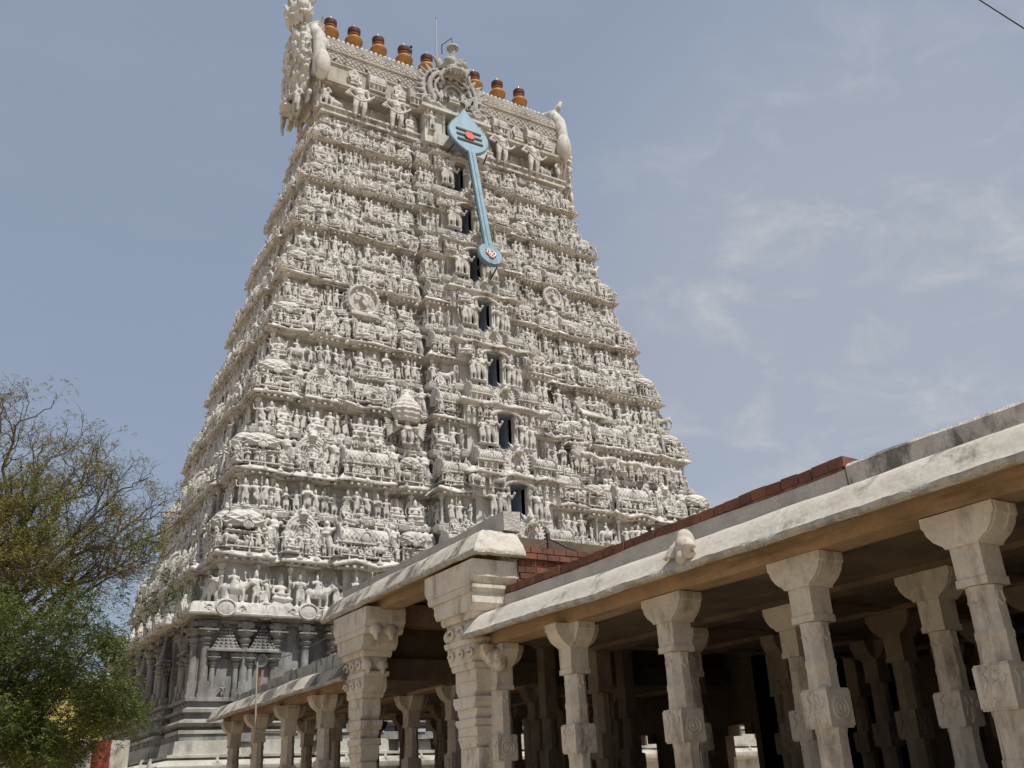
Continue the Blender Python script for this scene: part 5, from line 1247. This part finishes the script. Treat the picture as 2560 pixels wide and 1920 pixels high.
# south flank above the low roof: plaster block and brickwork
q = MB(); q.bx(-13.45, -13.0, -28.35, -27.7, 4.5, 5.42); q.jitter(.02, 2); build('flank_block', q, M['render'], porch)
q = MB(); z = 4.5; rr = random.Random(3); c = 0
while z < 5.42:
    x = -13.16-(.12 if c % 2 else 0)+.10*(5.42-z)
    while x < -3.2:
        l = rr.uniform(.22, .26); q.box((x+l/2, -28.3+rr.uniform(-.012, .012)-(.05 if z > 5.25 else 0), z+.05), (l-.014, .2, .095)); x += l
    z += .112; c += 1
q.jitter(.006, 5); bw_ = build('brick_wall', q, M['brick'], porch)
q = MB(); q.bx(-13.0, -3.0, -28.385, -28.2, 4.43, 5.40); build('mortar_bed', q, M['mortar'], bw_)
def pier(sg, y0, seed):
    """bracket pier: square shaft, stepped corbels growing over the porch opening, scrolls and pendants"""
    r = random.Random(seed); m = MB()
    def lay(z0, z1, op, bk, hx, ch=.0):
        ya, yb = (y0-op, y0+bk) if sg < 0 else (y0-bk, y0+op)
        c = min(.12, (z1-z0)*.55)
        m.prism([(ya, z1), (ya, z0+c), (ya+c*.8, z0), (yb-c*.8, z0), (yb, z0+c), (yb, z1)], 'x', -13.82-(hx-.36)*.9, -13.46+(hx-.36)*.9)
    lay(.55, 2.3, .29, .29, .34); lay(2.302, 2.62, .33, .31, .37); lay(2.622, 2.74, .37, .33, .4); lay(2.742, 2.9, .33, .31, .37)
    lay(2.902, 3.08, .40, .35, .42); lay(3.082, 3.5, .37, .34, .38); lay(3.502, 3.6, .45, .36, .42); lay(3.602, 3.9, .55, .38, .44)
    lay(3.902, 4.0, .62, .42, .47); lay(4.002, 4.28, .55, .40, .44); lay(4.282, 4.40, .68, .48, .5); lay(4.402, 4.68, .80, .6, .58); lay(4.682, 4.8, .98, .66, .62); lay(4.802, 5.2, 1.05, .72, .64)
    d = sg
    for z, o, s in ((4.12, .56, .12), (4.75, .98, .13)):
        for x in (-13.82, -13.5):
            m.ell((x, y0+d*o, z), (s*1.1, s*.9, s*1.0), segs=10); m.ell((x, y0+d*(o+.04), z-s*.9), (s*.5, s*.5, s*.7), segs=8)
    for z, s in ((4.12, .12), (3.75, .09)):                # shallow scrolls on the outer face
        for j in range(3):
            y = y0+d*(.35-.33*j); m.tube([(-13.93, y+s*1.1*math.cos(a)*(1-a/9), z+s*.85*math.sin(a)*(1-a/9)) for a in np.linspace(0, 6, 12)], .026, 6)
    m.ell((-13.55, y0-d*.5, 3.66), (.2, .22, .17), segs=12); m.ell((-13.55, y0-d*.58, 3.55), (.14, .14, .12))
    for z in (1.2, 1.7, 2.45, 3.3): m.tube([(-13.83, y0-.3, z), (-13.83, y0+.3, z)], .03, 6)
    m.jitter(.012, 3.5); return m
for sg, y0, sd in ((-1, -23.0, 1), (1, -27.75, 2)):
    build('bracket_pier', pier(sg, y0, sd), M['hall'], porch, 30)
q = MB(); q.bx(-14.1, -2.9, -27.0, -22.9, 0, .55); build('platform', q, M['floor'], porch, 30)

# ------------------------------------------------------------------ small things on the halls
q = MB(); q.box((-12.4, -28.25, 5.62), (.05, .05, .42)); tag(build('iron_post', q, M['iron']), 'short rusty iron post standing on the brick wall of the porch flank', 'post')
q = MB(); q.tube([(-12.4, -28.25, 5.74), (-12.0, -28.2, 5.62), (-11.3, -28.2, 5.46), (-10.6, -28.2, 5.4)], .012, 5); q.tube([(-12.4, -28.25, 5.68), (-12.75, -28.2, 5.5), (-12.95, -28.15, 5.42)], .012, 5)
tag(build('stay_wire', q, M['wire']), 'thin dark stay wires tied to the rusty iron post', 'wire')
q = MB(); q.tube([(-14.1, -17.05, 5.0), (-14.11, -17.1, 4.4), (-14.1, -17.2, 3.42), (-14.09, -17.22, 3.34), (-14.02, -17.28, 3.29), (-13.5, -17.6, 3.27)], .021, 10)
tag(build('drain_pipe', q, M['pvc'], smooth=60), 'thin old white plastic pipe hanging from the gallery eave and bent at its foot', 'pipe')
lh = empty('horn_speaker', (-13.2, -14.3, 4.6), 'grey horn loudspeaker on a rusty pole above the gallery parapet', 'loudspeaker')
q = MB(); q.tube([(0, 0, -.15), (.02, .02, .75)], .045, 8); build('pole', q, M['rustpipe'], lh, 60)
q = MB(); q.lathe([(.07, .2), (.09, .12), (.12, 0), (.19, -.12), (.25, -.18), (.26, -.2), (.24, -.19), (.1, -.02)], 18); q2 = MB(); X = np.eye(4); X[:3, :3] = np.array(rot_x(-1.15)); X[:3, :3] *= .72; X[:3, 3] = (-.03, -.1, .84); q2.merge(q, X); build('horn', q2, M['alu'], lh, 50)
q = MB(); q.tube([(-13.2+(-.15)*t, -14.4-8.0*t, 5.38+.0*t-.42*math.sin(PI*t)*.6+.1*t) for t in np.linspace(0, 1, 16)], .012, 5)
tag(build('slack_cable', q, M['greenwire']), 'slack greenish cable sagging from the loudspeaker to the porch pier', 'cable')
lb = empty('lamp_holder', (-13.35, -21.9, 5.2), 'small yellowed lamp on a bracket beside the porch pier', 'lamp')
q = MB(); q.tube([(0, -.5, 0), (0, 0, 0)], .02, 6); build('bracket', q, M['iron'], lb); q = MB(); q.ell((0, .05, -.02), (.09, .09, .08)); build('bulb', q, M['spike'], lb, 60)
d0 = np.array([.70792, .32830, .62535]); d1 = np.array([.73872, .31475, .59600]); A_ = CAM+d0*22; B_ = CAM+d1*21; dd = B_-A_
q = MB(); q.tube([A_+dd*t+np.array([0, 0, .0009*(t*t)]) for t in np.linspace(-14, 24, 20)], .017, 6)
tag(build('overhead_cable', q, M['wire']), 'single black overhead cable crossing the top right of the sky', 'cable')

# ------------------------------------------------------------------ compound wall and house behind the trees
wl = empty('compound_wall', (0, 0, 0), 'compound wall painted in broad red and white upright stripes under the trees', 'wall')
q = MB(); q2 = MB(); x = -40.0; i = 0; rr = random.Random(2)
while x < -14.6:
    (q if i % 2 else q2).bx(x, x+.62, -4.0, -3.7, 0, 3.95); x += .62; i += 1
build('white_stripe', q2, M['white'], wl); build('red_stripe', q, M['redpaint'], wl)
hs_ = empty('yellow_house', (-22, 30, 0), 'plain yellow painted house glimpsed far behind the leaves', 'house')
q = MB(); q.bx(-16, 12, 0, 9, 0, 9.2); q.bx(-16.3, 12.3, -.3, .004, 9.2, 9.7); build('wall', q, M['yellow'], hs_)
q = MB(); q.bx(-16.4, 12.4, -.5, 9.2, 9.7, 9.95); build('roof', q, M['white'], hs_)
for x in (-12, -7, -2, 3, 8):
    q = MB(); q.bx(x, x+1.3, -.05, .1, 5.4, 7.2); f = build('window', q, M['dark'], hs_); q = MB(); q.bx(x-.1, x+1.4, -.12, -.055, 5.28, 5.4); build('sill', q, M['white'], f)

# ------------------------------------------------------------------ trees
def leaves(points, per, size, rad, r, drop=.35, flat=.7):
    V = []; F = []
    P = np.array(points); n = len(P)*per
    C = np.repeat(P, per, 0); G = rng.normal(size=(n, 3))*rad*np.array([1, 1, flat]); C = C+G
    a = rng.uniform(0, 2*PI, n); e = rng.normal(-drop, .45, n); d = np.stack([np.cos(a)*np.cos(e), np.sin(a)*np.cos(e), np.sin(e)], 1)
    s = np.cross(d, rng.normal(size=(n, 3))); s /= np.linalg.norm(s, axis=1)[:, None]+1e-6
    l = size*rng.uniform(.6, 1.3, n)[:, None]; w = l*.24
    up = np.cross(s, d)
    V = np.stack([C, C+d*l*.5+s*w+up*l*.06, C+d*l, C+d*l*.5-s*w+up*l*.06], 1).reshape(-1, 3); i = np.arange(n)*4
    Q = np.stack([i, i+1, i+2, i+3], 1); return V, Q
def sprays(points, per, rad, length, size, drop=.35, flat=.75, pairs=7):
    """drooping feathered sprays: leaflets in pairs along a short curved stalk"""
    P = np.repeat(np.array(points), per, 0); n = len(P); P = P+rng.normal(size=(n, 3))*rad*np.array([1, 1, flat])
    a = rng.uniform(0, 2*PI, n); e = rng.normal(-drop*.4, .4, n); d = np.stack([np.cos(a)*np.cos(e), np.sin(a)*np.cos(e), np.sin(e)], 1); Ls = length*rng.uniform(.6, 1.25, n)
    side = np.stack([-np.sin(a), np.cos(a), np.zeros(n)], 1); VV = []
    for j in range(pairs):
        t = (j+1)/pairs; C = P+d*(Ls*t)[:, None]+np.array([0, 0, -1])*(Ls*drop*t*t)[:, None]
        for sg in (-1, 1):
            l = (size*(1.1-.5*t)*rng.uniform(.7, 1.25, n))[:, None]; o = side*sg*.8+d*.6+np.stack([rng.normal(0, .25, n), rng.normal(0, .25, n), rng.normal(-.25, .3, n)], 1); o /= np.linalg.norm(o, axis=1)[:, None]
            w = np.cross(o, rng.normal(size=(n, 3))*.5+np.array([0, 0, 1.])); w /= np.linalg.norm(w, axis=1)[:, None]+1e-6
            VV.append(np.stack([C, C+o*l*.5+w*l*.17, C+o*l, C+o*l*.5-w*l*.17], 1))
    V = np.concatenate(VV).reshape(-1, 3); i = np.arange(len(V)//4)*4; return V, np.stack([i, i+1, i+2, i+3], 1)
def leaf_obj(name, V, Q, m, parent):
    me = D.meshes.new(name); me.vertices.add(len(V)); me.vertices.foreach_set('co', V.astype(np.float32).ravel()); me.loops.add(Q.size); me.loops.foreach_set('vertex_index', Q.ravel().astype(np.int32))
    me.polygons.add(len(Q)); me.polygons.foreach_set('loop_start', (np.arange(len(Q))*4).astype(np.int32)); me.polygons.foreach_set('loop_total', np.full(len(Q), 4, np.int32))
    me.materials.append(m); me.update(calc_edges=True); return link(name, me, parent)
def cam_point(px, py, t):
    d = CF*2401+CR*(px-1280)-CU*(py-960); d = d/np.linalg.norm(d); return CAM+d*t
# sparse, half bare tree further back
rr = random.Random(21)
TB = np.array([-21.2, -9.0, 0.0])
tb = empty('sparse_tree', TB, 'large half bare tree with fine grey twigs and scattered olive leaves left of the tower', 'tree')
tr = MB(); tips = []
r = random.Random(17)
def limb(a, b, r0, r1, wob, n=7):
    a = np.array(a, float); b = np.array(b, float); L_ = np.linalg.norm(b-a); o = np.array([r.uniform(0, 50) for _ in range(3)]); P_ = []
    for i in range(n+1):
        t = i/n; w = np.array(noise.noise_vector(Vector(o+t*2.2)))*wob*L_*math.sin(PI*min(1, t*1.15)*.87); P_.append(a+(b-a)*t+w)
    tr.tube(P_, [r0+(r1-r0)*i/n for i in range(n+1)], 7 if r0 > .05 else (5 if r0 > .02 else 4)); return P_
def twigs(P_, lv, Ls, rad, out):
    for j in range(2, len(P_)):
        for q in range(2 if lv < 2 else r.randint(0, 2)):
            d = P_[j]-P_[j-1]; d = d/np.linalg.norm(d); rnd3 = np.array([r.gauss(0, 1), r.gauss(0, 1), r.gauss(.25, .8)]); rnd3 /= np.linalg.norm(rnd3)
            nd = d*.55+rnd3*.75+out*.25; nd /= np.linalg.norm(nd); l = Ls*r.uniform(.55, 1.25); b = P_[j]+nd*l
            Q_ = limb(P_[j], b, rad, rad*.45, .22, 5 if lv < 3 else 4)
            if lv < 3: twigs(Q_, lv+1, Ls*.58, max(.006, rad*.5), out)
            else: tips.append(Q_[-1]); tips.append(Q_[2])
fork = np.array([.2, 0, 4.2]); limb((0, 0, -.1), fork, .34, .26, .06)
ends = []
for (px, py, t) in ((45, 1060, 33), (-60, 1120, 34), (130, 1150, 36), (230, 1170, 35), (300, 1230, 34), (350, 1290, 36), (330, 1400, 34), (200, 1330, 32), (90, 1260, 31), (-20, 1300, 33), (270, 1450, 33), (120, 1420, 36), (20, 1400, 30), (390, 1330, 36)):
    e = cam_point(px, py, t)-TB; ends.append(e)
for i, e in enumerate(ends):
    mid = fork+(e-fork)*.45+np.array([0, 0, .25*np.linalg.norm((e-fork)[:2])*.5])
    P1 = limb(fork, mid, .14, .085, .16); P2 = limb(mid, e, .085, .03, .18)
    out = (e-fork)/np.linalg.norm(e-fork); twigs(P1[3:], 2, 1.5, .026, out); twigs(P2, 1, 1.35, .028, out)
build('trunk', tr, M['bark'], tb, 60)
def leafy(p):
    x, y, z = project(p+TB); return 0.16+.6*max(0, min(1, (260-x)/300))*max(0, min(1, (y-1080)/200))
tp = [p for p in tips if rr.random() < leafy(p)]
V, Q = sprays(tp, 7, .16, .24, .08, pairs=5); leaf_obj('crown', V, Q, M['leaf_dry'], tb)
print('tips', len(tips), len(tr.F))
# dense green tree in front
TD = np.array([-20.6, -17.0, 0.0])
td = empty('dense_tree', TD, 'bushy dark green tree with hanging foliage at the lower left', 'tree')
tr = MB(); r = random.Random(5); P0 = limb((0, 0, -.1), (.1, 0, 2.6), .24, .18, .05)
cl = []; rr = random.Random(8)
tops = [(-200, 1500), (-100, 1440), (0, 1470), (70, 1500), (130, 1520), (180, 1480), (230, 1490), (280, 1540), (310, 1620), (340, 1700), (320, 1760)]
for i in range(360):
    px = rr.uniform(-260, 335); lim = float(np.interp(px, [a for a, b in tops], [b for a, b in tops])); py = lim+(1905-lim)*rr.random()**.9; t = rr.uniform(21.5, 27.5)
    if px > 215 and py > 1790+(335-px)*.5: continue
    if noise.noise(Vector((px*.011, py*.011, t*.35))) > .20: continue
    if 230 < px < 320 and 1655 < py < 1700: continue
    cl.append(cam_point(px, py, t)-TD)
for i in range(0, len(cl), 9): limb(P0[-1], cl[i]*np.array([.95, .95, .95]), .06, .015, .15)
big = len(cl)
for (px, py) in ((365, 1335), (385, 1350), (350, 1365), (410, 1490), (435, 1470), (365, 1510), (300, 1480), (395, 1530), (340, 1560), (420, 1440)): cl.append(cam_point(px, py, 25)-TD)
build('trunk', tr, M['bark'], td, 60)
V, Q = sprays(cl[:big], 62, .21, .30, .085); V2, Q2 = sprays(cl[big:], 22, .2, .3, .085)
leaf_obj('crown', np.concatenate([V, V2]), np.concatenate([Q, Q2+len(V)]), M['leaf'], td)
